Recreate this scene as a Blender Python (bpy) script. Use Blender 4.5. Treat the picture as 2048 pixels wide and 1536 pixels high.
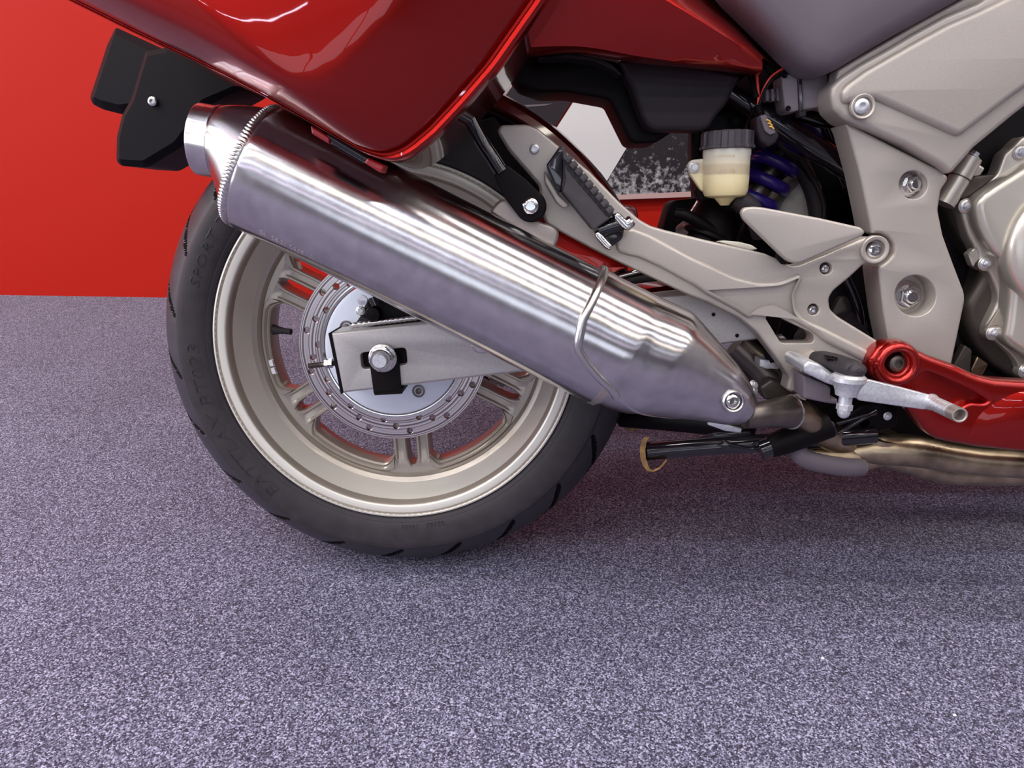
import bpy, bmesh, math, random
from mathutils import Vector, Matrix
from mathutils.geometry import tessellate_polygon
for o in list(bpy.data.objects): bpy.data.objects.remove(o)
SC = bpy.context.scene
COL = SC.collection
rnd = random.Random(7)
pi = math.pi
R = math.radians

# ------------------------------------------------------------------ camera
# pinhole measured from the wheel and brake disc ellipses (2048 x 1536 frame)
F = 1450.0; CXP, CYP = 1024.0, 768.0
LEAN = R(10.5)                      # the machine rests on its far-side stand, leaning away
TYRE_R, CROWN = .318, .092
HC = TYRE_R - CROWN + CROWN / math.cos(LEAN)      # wheel centre height in the machine's frame
nY = Vector((34.3, -339.2, F)).normalized()       # machine's lateral axis in camera space
nX = (Vector((1, 0, 0)) - nY * nY.x).normalized()
nZ = -nY.cross(nX)
def to_bike(v): return Vector((v.dot(nX), v.dot(nY), v.dot(nZ)))
lip = Vector(((788.6 - CXP) / F, (693.6 - CYP) / F, 1)) * .93
CB = Vector((0, -.07, HC)) - to_bike(lip)         # camera in the machine's frame
RL = Matrix.Rotation(-LEAN, 4, 'X')
camd = bpy.data.cameras.new('camera'); cam = bpy.data.objects.new('camera', camd); COL.objects.link(cam)
camd.sensor_fit = 'HORIZONTAL'; camd.sensor_width = 36; camd.lens = F / 2048 * 36; camd.clip_start = .02
rx, uy, bz = to_bike(Vector((1, 0, 0))), to_bike(Vector((0, -1, 0))), to_bike(Vector((0, 0, -1)))
mcam = Matrix(((rx.x, uy.x, bz.x, CB.x), (rx.y, uy.y, bz.y, CB.y), (rx.z, uy.z, bz.z, CB.z), (0, 0, 0, 1)))
cam.matrix_world = RL @ mcam
SC.camera = cam
CW = RL @ CB
def ray_bike(px, py): return to_bike(Vector(((px - CXP) / F, (py - CYP) / F, 1)))
def P(px, py, Y):
    """point of the machine's own frame, on its lengthwise plane at lateral offset Y"""
    d = ray_bike(px, py); t = (Y - CB.y) / d.y
    return CB + d * t
def ray_world(px, py): return (RL.to_3x3() @ ray_bike(px, py))
def floor_pt(px, py):
    d = ray_world(px, py); return CW + d * (-CW.z / d.z)
def mpp(Y): return (Y - CB.y) / F * 1.02            # metres per photo pixel at lateral offset Y

# ------------------------------------------------------------------ world, lights, exposure
w = bpy.data.worlds.new('showroom_air'); SC.world = w; w.use_nodes = True
w.node_tree.nodes['Background'].inputs[0].default_value = (.6, .66, .8, 1)
w.node_tree.nodes['Background'].inputs[1].default_value = .4
vs = SC.view_settings
vs.view_transform = 'Standard'; vs.look = 'None'; vs.exposure = -.45; vs.gamma = 1; vs.use_curve_mapping = False
ROOM = (-4.6, 6.2, -8.5, 3.0)      # left, right, front, ceiling
LAMP_ROWS = [(-.20, (1, .97, .95), 30), (-1.0, (1, .95, .88), 22), (-1.9, (.84, .88, 1), 22), (-2.9, (1, .93, .80), 18), (-4.5, (.78, .84, 1), 16), (-6.8, (.88, .82, 1), 16)]
SIDE_WINDOW = 150
WINDOW_POWER = 60

# ------------------------------------------------------------------ materials
def nodes(m): return m.node_tree.nodes, m.node_tree.links
def mat(name, base, rough=.5, metal=0., coat=0., coat_r=.05, bump=None, var=None, spec=None, trans=0, sss=0, aniso=0, ior=None, sheen=0):
    m = bpy.data.materials.new(name); m.use_nodes = True
    n, l = nodes(m); b = n['Principled BSDF']
    b.inputs['Base Color'].default_value = (*base, 1); b.inputs['Roughness'].default_value = rough
    b.inputs['Metallic'].default_value = metal; b.inputs['Coat Weight'].default_value = coat
    b.inputs['Coat Roughness'].default_value = coat_r
    if spec is not None: b.inputs['Specular IOR Level'].default_value = spec
    if trans: b.inputs['Transmission Weight'].default_value = trans
    if sss:
        b.inputs['Subsurface Weight'].default_value = sss; b.inputs['Subsurface Radius'].default_value = (.02, .014, .006); b.inputs['Subsurface Scale'].default_value = .5
    if aniso:
        b.inputs['Anisotropic'].default_value = aniso; b.inputs['Anisotropic Rotation'].default_value = .25
        t = n.new('ShaderNodeTangent'); t.direction_type = 'UV_MAP'; t.uv_map = 'uv'; l.new(t.outputs[0], b.inputs['Tangent'])
    if sheen: b.inputs['Sheen Weight'].default_value = sheen
    tc = n.new('ShaderNodeTexCoord')
    if var:                                         # (scale, amount): mottled colour and roughness
        ns = n.new('ShaderNodeTexNoise'); ns.inputs['Scale'].default_value = var[0]; ns.inputs['Detail'].default_value = 6
        l.new(tc.outputs['Object'], ns.inputs['Vector'])
        rp = n.new('ShaderNodeValToRGB'); rp.color_ramp.elements[0].position = .3; rp.color_ramp.elements[1].position = .7
        k = var[1]
        rp.color_ramp.elements[0].color = (*[c * (1 - k) for c in base], 1); rp.color_ramp.elements[1].color = (*[min(1, c * (1 + k)) for c in base], 1)
        l.new(ns.outputs[0], rp.inputs[0]); l.new(rp.outputs[0], b.inputs['Base Color'])
        mr = n.new('ShaderNodeMapRange'); mr.inputs[3].default_value = max(.02, rough * (1 - k)); mr.inputs[4].default_value = min(1, rough * (1 + k))
        l.new(ns.outputs[0], mr.inputs[0]); l.new(mr.outputs[0], b.inputs['Roughness'])
    if bump:
        ns2 = n.new('ShaderNodeTexNoise'); ns2.inputs['Scale'].default_value = bump[0]; ns2.inputs['Detail'].default_value = 4
        l.new(tc.outputs['Object'], ns2.inputs['Vector'])
        bp = n.new('ShaderNodeBump'); bp.inputs['Strength'].default_value = bump[1]; bp.inputs['Distance'].default_value = .001
        l.new(ns2.outputs[0], bp.inputs['Height']); l.new(bp.outputs[0], b.inputs['Normal'])
    return m
M = {}
M['red'] = mat('candy_red_paint', (.36, .005, .002), .30, .85, .7, .02)
M['darkred'] = mat('dark_red_paint', (.10, .006, .005), .3, .2, 1, .04)
M['redlens'] = mat('red_latch_plastic', (.35, .01, .012), .35, 0, .3)
M['cast'] = mat('satin_silver_paint', (.46, .41, .37), .42, .45, 0, bump=(900, .12), var=(1400, .10))
M['engine'] = mat('engine_silver_paint', (.64, .59, .51), .28, .6, .2, bump=(500, .05))
M['case'] = mat('dark_crankcase', (.085, .07, .06), .42, .55)
M['rim'] = mat('wheel_silver', (.45, .395, .335), .32, .55, .3, .1)
M['swing'] = mat('swingarm_silver', (.44, .41, .40), .40, .5, 0, bump=(700, .06), var=(300, .06))
M['carrier'] = mat('carrier_plastic', (.005, .0035, .005), .5, spec=.14)
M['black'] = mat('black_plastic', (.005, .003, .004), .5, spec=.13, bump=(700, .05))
M['gloss'] = mat('gloss_black', (.008, .006, .010), .12, 0, .6, .05)
M['greyplastic'] = mat('grey_plastic', (.022, .016, .021), .48, spec=.25, bump=(800, .08))
M['seat'] = mat('seat_grey_plastic', (.13, .105, .125), .55, bump=(1500, .25))
M['rubber'] = mat('rubber', (.028, .022, .026), .6, spec=.4, var=(60, .25))
M['pegrubber'] = mat('peg_rubber', (.05, .042, .048), .55, var=(90, .15))
M['steel'] = mat('bolt_steel', (.60, .58, .56), .25, 1, var=(400, .2))
M['zinc'] = mat('zinc', (.72, .72, .75), .36, .7, var=(350, .15))
M['chrome'] = mat('chrome', (.75, .74, .72), .12, 1)
M['disc_carrier'] = mat('carrier_aluminium', (.76, .80, .88), .45, .4)
M['alu'] = mat('brushed_silencer', (.62, .59, .60), .20, 1, aniso=.75, var=(60, .12))
M['tarnish'] = mat('tarnished_header', (.42, .33, .22), .30, 1, var=(28, .45), bump=(150, .2))
M['darksteel'] = mat('dark_pipe_steel', (.16, .135, .12), .35, .9, var=(30, .3))
M['cream'] = mat('fluid_bottle_plastic', (.86, .76, .47), .35, 0, .2, .15, sss=.45)
def fluid_mat():
    m = M['cream']; n, l = nodes(m); b = n['Principled BSDF']
    tc = n.new('ShaderNodeTexCoord'); sx = n.new('ShaderNodeSeparateXYZ'); l.new(tc.outputs['Object'], sx.inputs[0])
    rp = n.new('ShaderNodeValToRGB'); mr = n.new('ShaderNodeMapRange'); mr.inputs[1].default_value = -.03; mr.inputs[2].default_value = .032
    l.new(sx.outputs[2], mr.inputs[0]); l.new(mr.outputs[0], rp.inputs[0]); e = rp.color_ramp.elements
    e[0].position = 0; e[0].color = (.80, .66, .34, 1); e[1].position = 1; e[1].color = (.66, .63, .58, 1)
    for p_, c_ in ((.50, (.88, .77, .48)), (.535, (.66, .55, .38)), (.68, (.70, .60, .42)), (.72, (.84, .77, .58)), (.86, (.78, .74, .62))):
        x = e.new(p_); x.color = (*c_, 1)
    l.new(rp.outputs[0], b.inputs['Base Color'])
fluid_mat()
M['milky'] = mat('milky_bottle', (.55, .52, .46), .4, sss=.3)
M['purple'] = mat('purple_spring', (.03, .010, .20), .35, 0, .3)
M['wirered'] = mat('red_wire', (.75, .06, .05), .4)
M['yellow'] = mat('yellow_mark', (.85, .5, .05), .5)
M['rust'] = mat('rusty_foot', (.33, .19, .07), .6, .3, var=(120, .4))
M['bronze'] = mat('old_tab_metal', (.42, .36, .33), .4, .7, var=(40, .15))
M['white'] = mat('white_weight', (.85, .86, .88), .4)
M['groovetext'] = mat('tyre_letter_rubber', (.017, .013, .015), .5)
M['polish'] = mat('polished_aluminium', (.62, .60, .60), .26, 1)
M['lettercream'] = mat('moulded_letter_plastic', (.70, .58, .36), .4)
M['tread'] = mat('scrubbed_tread_rubber', (.030, .026, .032), .42, spec=.5, var=(40, .2))
M['groove'] = mat('shaded_unworn_groove', (.006, .004, .005), .8, spec=.1)  # unworn rubber, blackened further to carry the shade inside the grooves
M['boxgrey'] = mat('grey_box_plastic', (.20, .17, .19), .55, bump=(900, .1))
M['cap'] = mat('cap_plastic', (.06, .052, .062), .4)
M['lip'] = mat('bright_rim_lip', (.74, .70, .62), .36, .35, .3, .1)
M['stamp'] = mat('stamped_mark', (.80, .79, .78), .35, 1)
M['brown'] = mat('barrel_shadow_coat', (.42, .36, .30), .34, .65, .2, .1)
# brake disc: turned rings of the rotor about its own centre
def disc_mat():
    m = mat('turned_disc_steel', (.6, .56, .55), .28, 1); n, l = nodes(m); b = n['Principled BSDF']
    tc = n.new('ShaderNodeTexCoord'); sx = n.new('ShaderNodeSeparateXYZ'); l.new(tc.outputs['Object'], sx.inputs[0])
    cv = n.new('ShaderNodeCombineXYZ'); l.new(sx.outputs[0], cv.inputs[0]); l.new(sx.outputs[2], cv.inputs[1])
    ln = n.new('ShaderNodeVectorMath'); ln.operation = 'LENGTH'; l.new(cv.outputs[0], ln.inputs[0])
    ns = n.new('ShaderNodeTexNoise'); ns.noise_dimensions = '1D'; ns.inputs['Scale'].default_value = 420; ns.inputs['Detail'].default_value = 3
    l.new(ln.outputs['Value'], ns.inputs['W'])
    rp = n.new('ShaderNodeValToRGB'); rp.color_ramp.elements[0].position = .40; rp.color_ramp.elements[0].color = (.22, .18, .18, 1)
    rp.color_ramp.elements[1].position = .56; rp.color_ramp.elements[1].color = (.84, .77, .77, 1)
    l.new(ns.outputs[0], rp.inputs[0]); l.new(rp.outputs[0], b.inputs['Base Color'])
    return m
M['disc'] = disc_mat()
M['shell'] = mat('shaded_pannier_shell', (.09, .006, .005), .25, .0, 1, .04)  # pannier red darkened to hold the shade of its carpet-facing underside
def carpet_mat():
    m = mat('loop_carpet', (.1, .09, .12), .95, spec=.15, sheen=.15); n, l = nodes(m); b = n['Principled BSDF']
    tc = n.new('ShaderNodeTexCoord')
    vo = n.new('ShaderNodeTexVoronoi'); vo.inputs['Scale'].default_value = 620; l.new(tc.outputs['Object'], vo.inputs['Vector'])
    sp = n.new('ShaderNodeSeparateColor'); l.new(vo.outputs['Color'], sp.inputs[0])
    n1 = n.new('ShaderNodeTexNoise'); n1.inputs['Scale'].default_value = 330; n1.inputs['Detail'].default_value = 3; l.new(tc.outputs['Object'], n1.inputs['Vector'])
    ad = n.new('ShaderNodeMath'); ad.operation = 'ADD'; l.new(sp.outputs[0], ad.inputs[0]); l.new(n1.outputs[0], ad.inputs[1])
    hf = n.new('ShaderNodeMath'); hf.operation = 'MULTIPLY'; hf.inputs[1].default_value = .5; l.new(ad.outputs[0], hf.inputs[0])
    rp = n.new('ShaderNodeValToRGB'); e = rp.color_ramp.elements
    e[0].position = .30; e[0].color = (.026, .020, .036, 1); e[1].position = .78; e[1].color = (.43, .40, .54, 1)
    for p_, c_ in ((.42, (.060, .055, .090)), (.54, (.116, .109, .166)), (.66, (.212, .203, .300))):
        x = e.new(p_); x.color = (*c_, 1)
    l.new(hf.outputs[0], rp.inputs[0])
    n2 = n.new('ShaderNodeTexNoise'); n2.inputs['Scale'].default_value = 5; n2.inputs['Detail'].default_value = 4; l.new(tc.outputs['Object'], n2.inputs['Vector'])
    mr = n.new('ShaderNodeMapRange'); mr.inputs[3].default_value = .88; mr.inputs[4].default_value = 1.14; l.new(n2.outputs[0], mr.inputs[0])
    mx = n.new('ShaderNodeVectorMath'); mx.operation = 'SCALE'; l.new(rp.outputs[0], mx.inputs[0]); l.new(mr.outputs[0], mx.inputs['Scale'])
    l.new(mx.outputs[0], b.inputs['Base Color'])
    bp = n.new('ShaderNodeBump'); bp.inputs['Strength'].default_value = .6; bp.inputs['Distance'].default_value = .002
    l.new(hf.outputs[0], bp.inputs['Height']); l.new(bp.outputs[0], b.inputs['Normal'])
    return m
M['carpet'] = carpet_mat()
M['wallred'] = mat('red_wall_panel', (.42, .012, .005), .5, spec=.15, bump=(200, .02))
M['wallwhite'] = mat('white_wall', (.30, .30, .31), .8)
M['walllight'] = mat('pale_side_wall', (.62, .61, .62), .8)
M['ceil'] = mat('ceiling_tiles', (.22, .215, .23), .9)
M['lampbody'] = mat('lamp_housing', (.8, .8, .8), .5)
M['postwhite'] = mat('poster_white_print', (.66, .635, .62), .6)
M['postdark'] = mat('poster_dark_print', (.016, .011, .016), .5)
M['postgrey'] = mat('poster_grey_print', (.13, .105, .115), .5)
M['postpink'] = mat('poster_light_edge', (.55, .36, .34), .5)
def photo_mat():
    m = mat('poster_black_white_photo', (.05, .045, .05), .5); n, l = nodes(m); b = n['Principled BSDF']
    tc = n.new('ShaderNodeTexCoord'); ns = n.new('ShaderNodeTexNoise'); ns.inputs['Scale'].default_value = 60; ns.inputs['Detail'].default_value = 9; ns.inputs['Roughness'].default_value = .7
    l.new(tc.outputs['Object'], ns.inputs['Vector'])
    sx = n.new('ShaderNodeSeparateXYZ'); l.new(tc.outputs['Object'], sx.inputs[0])
    mr = n.new('ShaderNodeMapRange'); mr.inputs[1].default_value = -.17; mr.inputs[2].default_value = -.36; mr.inputs[3].default_value = -.10; mr.inputs[4].default_value = .16
    l.new(sx.outputs[2], mr.inputs[0])
    ad = n.new('ShaderNodeMath'); l.new(ns.outputs[0], ad.inputs[0]); l.new(mr.outputs[0], ad.inputs[1])
    rp = n.new('ShaderNodeValToRGB'); rp.color_ramp.elements[0].position = .5; rp.color_ramp.elements[0].color = (.018, .013, .016, 1)
    rp.color_ramp.elements[1].position = .72; rp.color_ramp.elements[1].color = (.62, .6, .61, 1)
    l.new(ad.outputs[0], rp.inputs[0]); l.new(rp.outputs[0], b.inputs['Base Color'])
    return m
M['postphoto'] = photo_mat()

# ------------------------------------------------------------------ mesh helpers
CEN = {}
def make(name, verts, faces, m, parent=None, ang=35, label=None, uvs=None, keep=False, mats=None, fm=None):
    verts = [Vector(v) for v in verts]
    lo = Vector([min(v[i] for v in verts) for i in range(3)]); hi = Vector([max(v[i] for v in verts) for i in range(3)])
    c = (lo + hi) / 2 if not keep else Vector(keep if keep is not True else (0, 0, 0))
    me = bpy.data.meshes.new(name)
    me.from_pydata([v - c for v in verts], [], faces)
    if uvs:
        ul = me.uv_layers.new(name='uv')
        for p_ in me.polygons:
            for li, vi in zip(p_.loop_indices, p_.vertices): ul.data[li].uv = uvs[vi]
    for x in (mats or [m]): me.materials.append(x)
    if fm:
        for p_, k in zip(me.polygons, fm): p_.material_index = k
    bm = bmesh.new(); bm.from_mesh(me); bmesh.ops.recalc_face_normals(bm, faces=bm.faces); bm.to_mesh(me); bm.free()
    me.polygons.foreach_set('use_smooth', [True] * len(me.polygons))
    me.set_sharp_from_angle(angle=R(ang))
    o = bpy.data.objects.new(name, me); COL.objects.link(o)
    if parent:
        o.parent = parent; o.location = c - CEN[parent.name]
    else: o.location = c
    CEN[o.name] = c
    if label: o['label'] = label
    return o
def fillet(pts, r, seg=4):
    if not r: return [Vector(p) for p in pts]
    out = []; n = len(pts)
    for i in range(n):
        a, b, c = Vector(pts[i - 1]), Vector(pts[i]), Vector(pts[(i + 1) % n])
        u, v = a - b, c - b
        if u.length < 1e-6 or v.length < 1e-6: continue
        cosang = max(-1, min(1, u.normalized().dot(v.normalized())))
        if cosang < -.985: out.append(b); continue
        k = min(r, u.length * .46, v.length * .46)
        s, e = b + u.normalized() * k, b + v.normalized() * k
        for j in range(seg + 1):
            t = j / seg; out.append(s * (1 - t) ** 2 + b * 2 * t * (1 - t) + e * t * t)
    return out
def area2(p): return sum(p[i - 1].x * p[i].y - p[i].x * p[i - 1].y for i in range(len(p)))
def offset(p, d):
    """move a closed outline inwards by d (counter-clockwise outline)"""
    out = []; n = len(p)
    for i in range(n):
        e1 = (p[i] - p[i - 1]); e2 = (p[(i + 1) % n] - p[i])
        if e1.length < 1e-9: e1 = e2
        if e2.length < 1e-9: e2 = e1
        n1 = Vector((-e1.y, e1.x)).normalized(); n2 = Vector((-e2.y, e2.x)).normalized()
        b = n1 + n2
        if b.length < .3: out.append(p[i] + n1 * d); continue
        b.normalize(); out.append(p[i] + b * min(d / max(.5, b.dot(n1)), 1.6 * d))
    for _ in range(14):                              # pull together the runs that turned inside out
        bad = 0
        for i in range(n):
            j = (i + 1) % n
            if (out[j] - out[i]).dot(p[j] - p[i]) < -1e-12: m_ = (out[i] + out[j]) / 2; out[i] = m_.copy(); out[j] = m_.copy(); bad = 1
        if not bad: break
    return out
def circ(px, py, r, seg=20, rb=None): return [(px + r * math.cos(2 * pi * i / seg), py + (rb or r) * math.sin(2 * pi * i / seg)) for i in range(seg)]
def fill2d(V, idx):
    """triangles of an outline with holes"""
    flat = [i for s in idx for i in s]
    A = lambda ids: sum(V[ids[i - 1]].x * V[ids[i]].z - V[ids[i]].x * V[ids[i - 1]].z for i in range(len(ids))) / 2
    want = abs(A(idx[0])) - sum(abs(A(s)) for s in idx[1:])
    tr = [tuple(flat[k] for k in t) for t in tessellate_polygon([[Vector((V[i].x, V[i].z, 0)) for i in s] for s in idx])]
    if abs(sum(abs(A(t)) for t in tr) - want) < .02 * want: return tr
    bm = bmesh.new(); vv = {i: bm.verts.new((V[i].x, V[i].z, 0)) for i in flat}; back = {}
    ed = [bm.edges.new((vv[s[i - 1]], vv[s[i]])) for s in idx for i in range(len(s))]
    bmesh.ops.triangle_fill(bm, edges=ed, use_beauty=True); inv = {v: i for i, v in vv.items()}
    tr2 = [tuple(inv[v] for v in f.verts) for f in bm.faces]; bm.free()
    FILLS.append((len(CEN), want, sum(abs(A(t)) for t in tr), sum(abs(A(t)) for t in tr2)))
    return tr2 or tr
FILLS = []
def plate_geo(pts, Y, th, r=4, bev=.003, nb=3, holes=(), metric=False, hb=.0012):
    loops = []
    for k, q in enumerate([pts] + list(holes)):
        q = fillet(q, r) if k == 0 else [Vector(v) for v in q]
        q = [Vector((v.x, v.y)) for v in q] if metric else [Vector((P(v.x, v.y, Y).x, P(v.x, v.y, Y).z)) for v in q]
        if (area2(q) > 0) != (k == 0): q.reverse()
        loops.append(q)
    V, Fc, base = [], [], []
    # ring 0 at the near face (inset), to the side wall, then the far face
    front = []
    full_bev = bev
    for kk, q in enumerate(loops):
        bev = full_bev if kk == 0 else min(full_bev, hb)
        ringidx = []
        for (ins, dep) in [(bev * (1 - math.sin(pi / 2 * j / max(nb, 1))) if bev else 0, bev * (1 - math.cos(pi / 2 * j / max(nb, 1))) if bev else 0) for j in range((nb if bev else 0) + 1)]:
            # j=0: inset bev, depth 0 ; j=nb: inset 0, depth bev
            qq = offset(q, ins) if ins > 1e-7 else q
            ringidx.append(list(range(len(V), len(V) + len(qq)))); V += [Vector((v.x, Y + dep, v.y)) for v in qq]
        ringidx.append(list(range(len(V), len(V) + len(q)))); V += [Vector((v.x, Y + th, v.y)) for v in q]
        for a, b in zip(ringidx, ringidx[1:]):
            for i in range(len(a)):
                j = (i + 1) % len(a); Fc.append((a[i], a[j], b[j], b[i]))
        front.append((ringidx[0], ringidx[-1]))
    for side in (0, 1):
        idx = [f[side] for f in front]
        flat = [i for s in idx for i in s]
        Fc += fill2d(V, idx)
    return V, Fc
def plate(name, pts, Y, th, m, parent, r=4, bev=.003, nb=3, holes=(), label=None, ang=35, metric=False, hb=.0012):
    V, Fc = plate_geo(pts, Y, th, r, bev, nb, holes, metric, hb)
    return make(name, V, Fc, m, parent, ang, label)
def frame_of(ax):
    ax = ax.normalized(); u = ax.orthogonal().normalized() if abs(ax.y) < .95 else Vector((1, 0, 0)); u = (u - ax * u.dot(ax)).normalized()
    return ax, u, ax.cross(u)
def lathe_geo(o, ax, prof, seg=32, mod=None):
    ax, u, v = frame_of(Vector(ax)); V, Fc = [], []
    for (r, h) in prof:
        for i in range(seg):
            a = 2 * pi * i / seg; rr = r * (mod(i, seg) if mod else 1)
            V.append(o + ax * h + (u * math.cos(a) + v * math.sin(a)) * rr)
    for k in range(len(prof) - 1):
        for i in range(seg):
            j = (i + 1) % seg; Fc.append((k * seg + i, k * seg + j, (k + 1) * seg + j, (k + 1) * seg + i))
    if prof[0][0] > 1e-6 and prof[0] != prof[-1]: Fc.append(tuple(range(seg)))
    if prof[-1][0] > 1e-6 and prof[0] != prof[-1]: Fc.append(tuple(range((len(prof) - 1) * seg, len(prof) * seg)))
    return V, Fc
def lathe(name, o, ax, prof, m, parent, seg=32, label=None, ang=35, mod=None, keep=False):
    V, Fc = lathe_geo(Vector(o), ax, [(max(r, 1e-7), h) for r, h in prof], seg, mod)
    return make(name, V, Fc, m, parent, ang, label, keep=keep)
def join(*g):
    V, Fc = [], []
    for v, f in g:
        b = len(V); V += list(v); Fc += [tuple(i + b for i in x) for x in f]
    return V, Fc
def smooth_path(pts, n=6):
    if len(pts) < 3: return [Vector(p) for p in pts]
    q = [Vector(p) for p in pts]; q = [q[0] * 2 - q[1]] + q + [q[-1] * 2 - q[-2]]; out = []
    for i in range(1, len(q) - 2):
        a, b, c, d = q[i - 1:i + 3]
        for j in range(n):
            t = j / n; out.append(.5 * ((2 * b) + (c - a) * t + (2 * a - 5 * b + 4 * c - d) * t * t + (3 * b - a - 3 * c + d) * t ** 3))
    return out + [q[-2]]
def tube_geo(pts, rad, seg=12, n=6, flat=1.0, mod=None):
    """sweep; rad a number or one per control point"""
    k = len(pts)
    path = smooth_path(pts, n)
    if isinstance(rad, (int, float)): rs = [rad] * len(path)
    else:
        rs = []
        for i in range(len(path)):
            t = i / (len(path) - 1) * (k - 1); a = min(int(t), k - 2); rs.append(rad[a] * (1 - (t - a)) + rad[a + 1] * (t - a))
    V, Fc = [], []
    t0 = (path[1] - path[0]).normalized(); u = Vector((0, 1, 0)); u = (u - t0 * u.dot(t0))
    if u.length < .1: u = Vector((0, 0, 1)) - t0 * t0.z
    u.normalize()
    for i, p_ in enumerate(path):
        t = (path[min(i + 1, len(path) - 1)] - path[max(i - 1, 0)]).normalized()
        u = (u - t * u.dot(t)).normalized(); v = t.cross(u)
        for s in range(seg):
            a = 2 * pi * s / seg; r_ = rs[i] * (mod(i, s) if mod else 1)
            V.append(p_ + u * math.cos(a) * r_ + v * math.sin(a) * r_ * flat)
    for i in range(len(path) - 1):
        for s in range(seg):
            t = (s + 1) % seg; Fc.append((i * seg + s, i * seg + t, (i + 1) * seg + t, (i + 1) * seg + s))
    Fc.append(tuple(range(seg))); Fc.append(tuple(range((len(path) - 1) * seg, len(path) * seg)))
    return V, Fc
def tube(name, pts, rad, m, parent, seg=12, n=6, label=None, flat=1.0, ang=40, mod=None):
    V, Fc = tube_geo([P(*p) if not isinstance(p, Vector) else p for p in pts], rad, seg, n, flat, mod)
    return make(name, V, Fc, m, parent, ang, label)
def grid(name, rows, m, parent, th=.003, label=None, ang=30, sub=0):
    """skin of rows of (px,py,Y) points, given a thickness away from the camera"""
    n = len(rows[0]); pts = [[P(*p) for p in r_] for r_ in rows]
    if sub:
        pts = [smooth_path(r_, sub) for r_ in pts]
        n = len(pts[0])
    V = [p for r_ in pts for p in r_]; k = len(V); Fc = []
    V += [p + Vector((0, th, 0)) for p in V]
    for i in range(len(pts) - 1):
        for j in range(n - 1):
            a, b, c, d = i * n + j, i * n + j + 1, (i + 1) * n + j + 1, (i + 1) * n + j
            Fc += [(a, b, c, d), (d + k, c + k, b + k, a + k)]
    border = [(0, j) for j in range(n)] + [(i, n - 1) for i in range(1, len(pts))] + [(len(pts) - 1, j) for j in range(n - 2, -1, -1)] + [(i, 0) for i in range(len(pts) - 2, 0, -1)]
    bi = [i * n + j for i, j in border]
    for a, b in zip(bi, bi[1:] + bi[:1]): Fc.append((a, b, b + k, a + k))
    return make(name, V, Fc, m, parent, ang, label)
def dome(name, pts, c, Y, prof, back, m, parent, r=6, label=None, ang=30):
    """cushioned shell: the outline shrinks to its centre while it rises towards the rider's side (prof: scale, dY)"""
    q = [Vector((P(v.x, v.y, Y).x, P(v.x, v.y, Y).z)) for v in fillet(pts, r, 6)]
    # even spacing keeps the skin smooth
    L = [0]
    for i in range(len(q)): L.append(L[-1] + (q[(i + 1) % len(q)] - q[i]).length)
    N = 160; qq = []
    for k in range(N):
        s = L[-1] * k / N; i = max(j for j in range(len(q)) if L[j] <= s + 1e-12); t = (s - L[i]) / max(1e-9, L[i + 1] - L[i])
        qq.append(q[i].lerp(q[(i + 1) % len(q)], t))
    q = qq
    cc = Vector((P(c[0], c[1], Y).x, P(c[0], c[1], Y).z)); V, Fc = [], []
    rings = [(1.0, back)] + list(prof)
    for s, dy in rings:
        V += [Vector(((cc + (v - cc) * s).x, Y + dy, (cc + (v - cc) * s).y)) for v in q]
    n = len(q)
    for k in range(len(rings) - 1):
        for i in range(n):
            j = (i + 1) % n; Fc.append((k * n + i, k * n + j, (k + 1) * n + j, (k + 1) * n + i))
    b = len(V); V.append(Vector((cc.x, Y + rings[-1][1], cc.y))); V.append(Vector((cc.x, Y + back, cc.y)))
    for i in range(n):
        j = (i + 1) % n; Fc.append(((len(rings) - 1) * n + i, (len(rings) - 1) * n + j, b)); Fc.append((j, i, b + 1))
    return make(name, V, Fc, m, parent, ang, label)
YAX = Vector((0, -1, 0))
def hexg(o, ax, r, h, h0=0.0, rot=0.0, cham=.12):
    ax, u, v = frame_of(Vector(ax)); V = []; 
    for rr, hh in ((r, h0), (r, h0 + h * (1 - cham)), (r * .86, h0 + h)):
        for i in range(6):
            a = rot + pi / 3 * i; V.append(o + ax * hh + (u * math.cos(a) + v * math.sin(a)) * rr)
    Fc = [tuple(range(5, -1, -1)), tuple(range(12, 18))]
    for k in range(2):
        for i in range(6): j = (i + 1) % 6; Fc.append((k * 6 + i, k * 6 + j, k * 6 + 6 + j, k * 6 + 6 + i))
    return V, Fc
def hexbolt(name, px, py, Y, r, m, parent, label=None, rot=.3, ax=YAX, stud=True):
    """flanged hexagon head"""
    o = P(px, py, Y)
    g = [lathe_geo(o, ax, [(1e-7, 0), (r * 1.45, 0), (r * 1.45, r * .18), (r * 1.1, r * .4), (1e-7, r * .4)], 24), hexg(o, ax, r, r * .8, r * .3, rot)]
    if stud: g.append(lathe_geo(o, ax, [(r * .62, r), (r * .62, r * 1.32), (r * .5, r * 1.42), (1e-7, r * 1.42)], 20))
    V, Fc = join(*g); return make(name, V, Fc, m, parent, 30, label)
def button(name, px, py, Y, r, m, parent, label=None, ax=YAX, sock=True, h=.55):
    """round head screw with a hexagon socket"""
    o = P(px, py, Y) if not isinstance(px, Vector) else px
    s = r * .42
    prof = [(1e-7, 0), (r, 0), (r, r * .15), (r * .9, r * h * .7), (r * .7, r * h * .95), (s * 1.15, r * h)]
    V, Fc = lathe_geo(Vector(o), ax, prof + ([(s, r * h), (s, r * h * .3), (1e-7, r * h * .3)] if sock else [(1e-7, r * h * 1.02)]), 24)
    return make(name, V, Fc, m, parent, 30, label)
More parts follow.
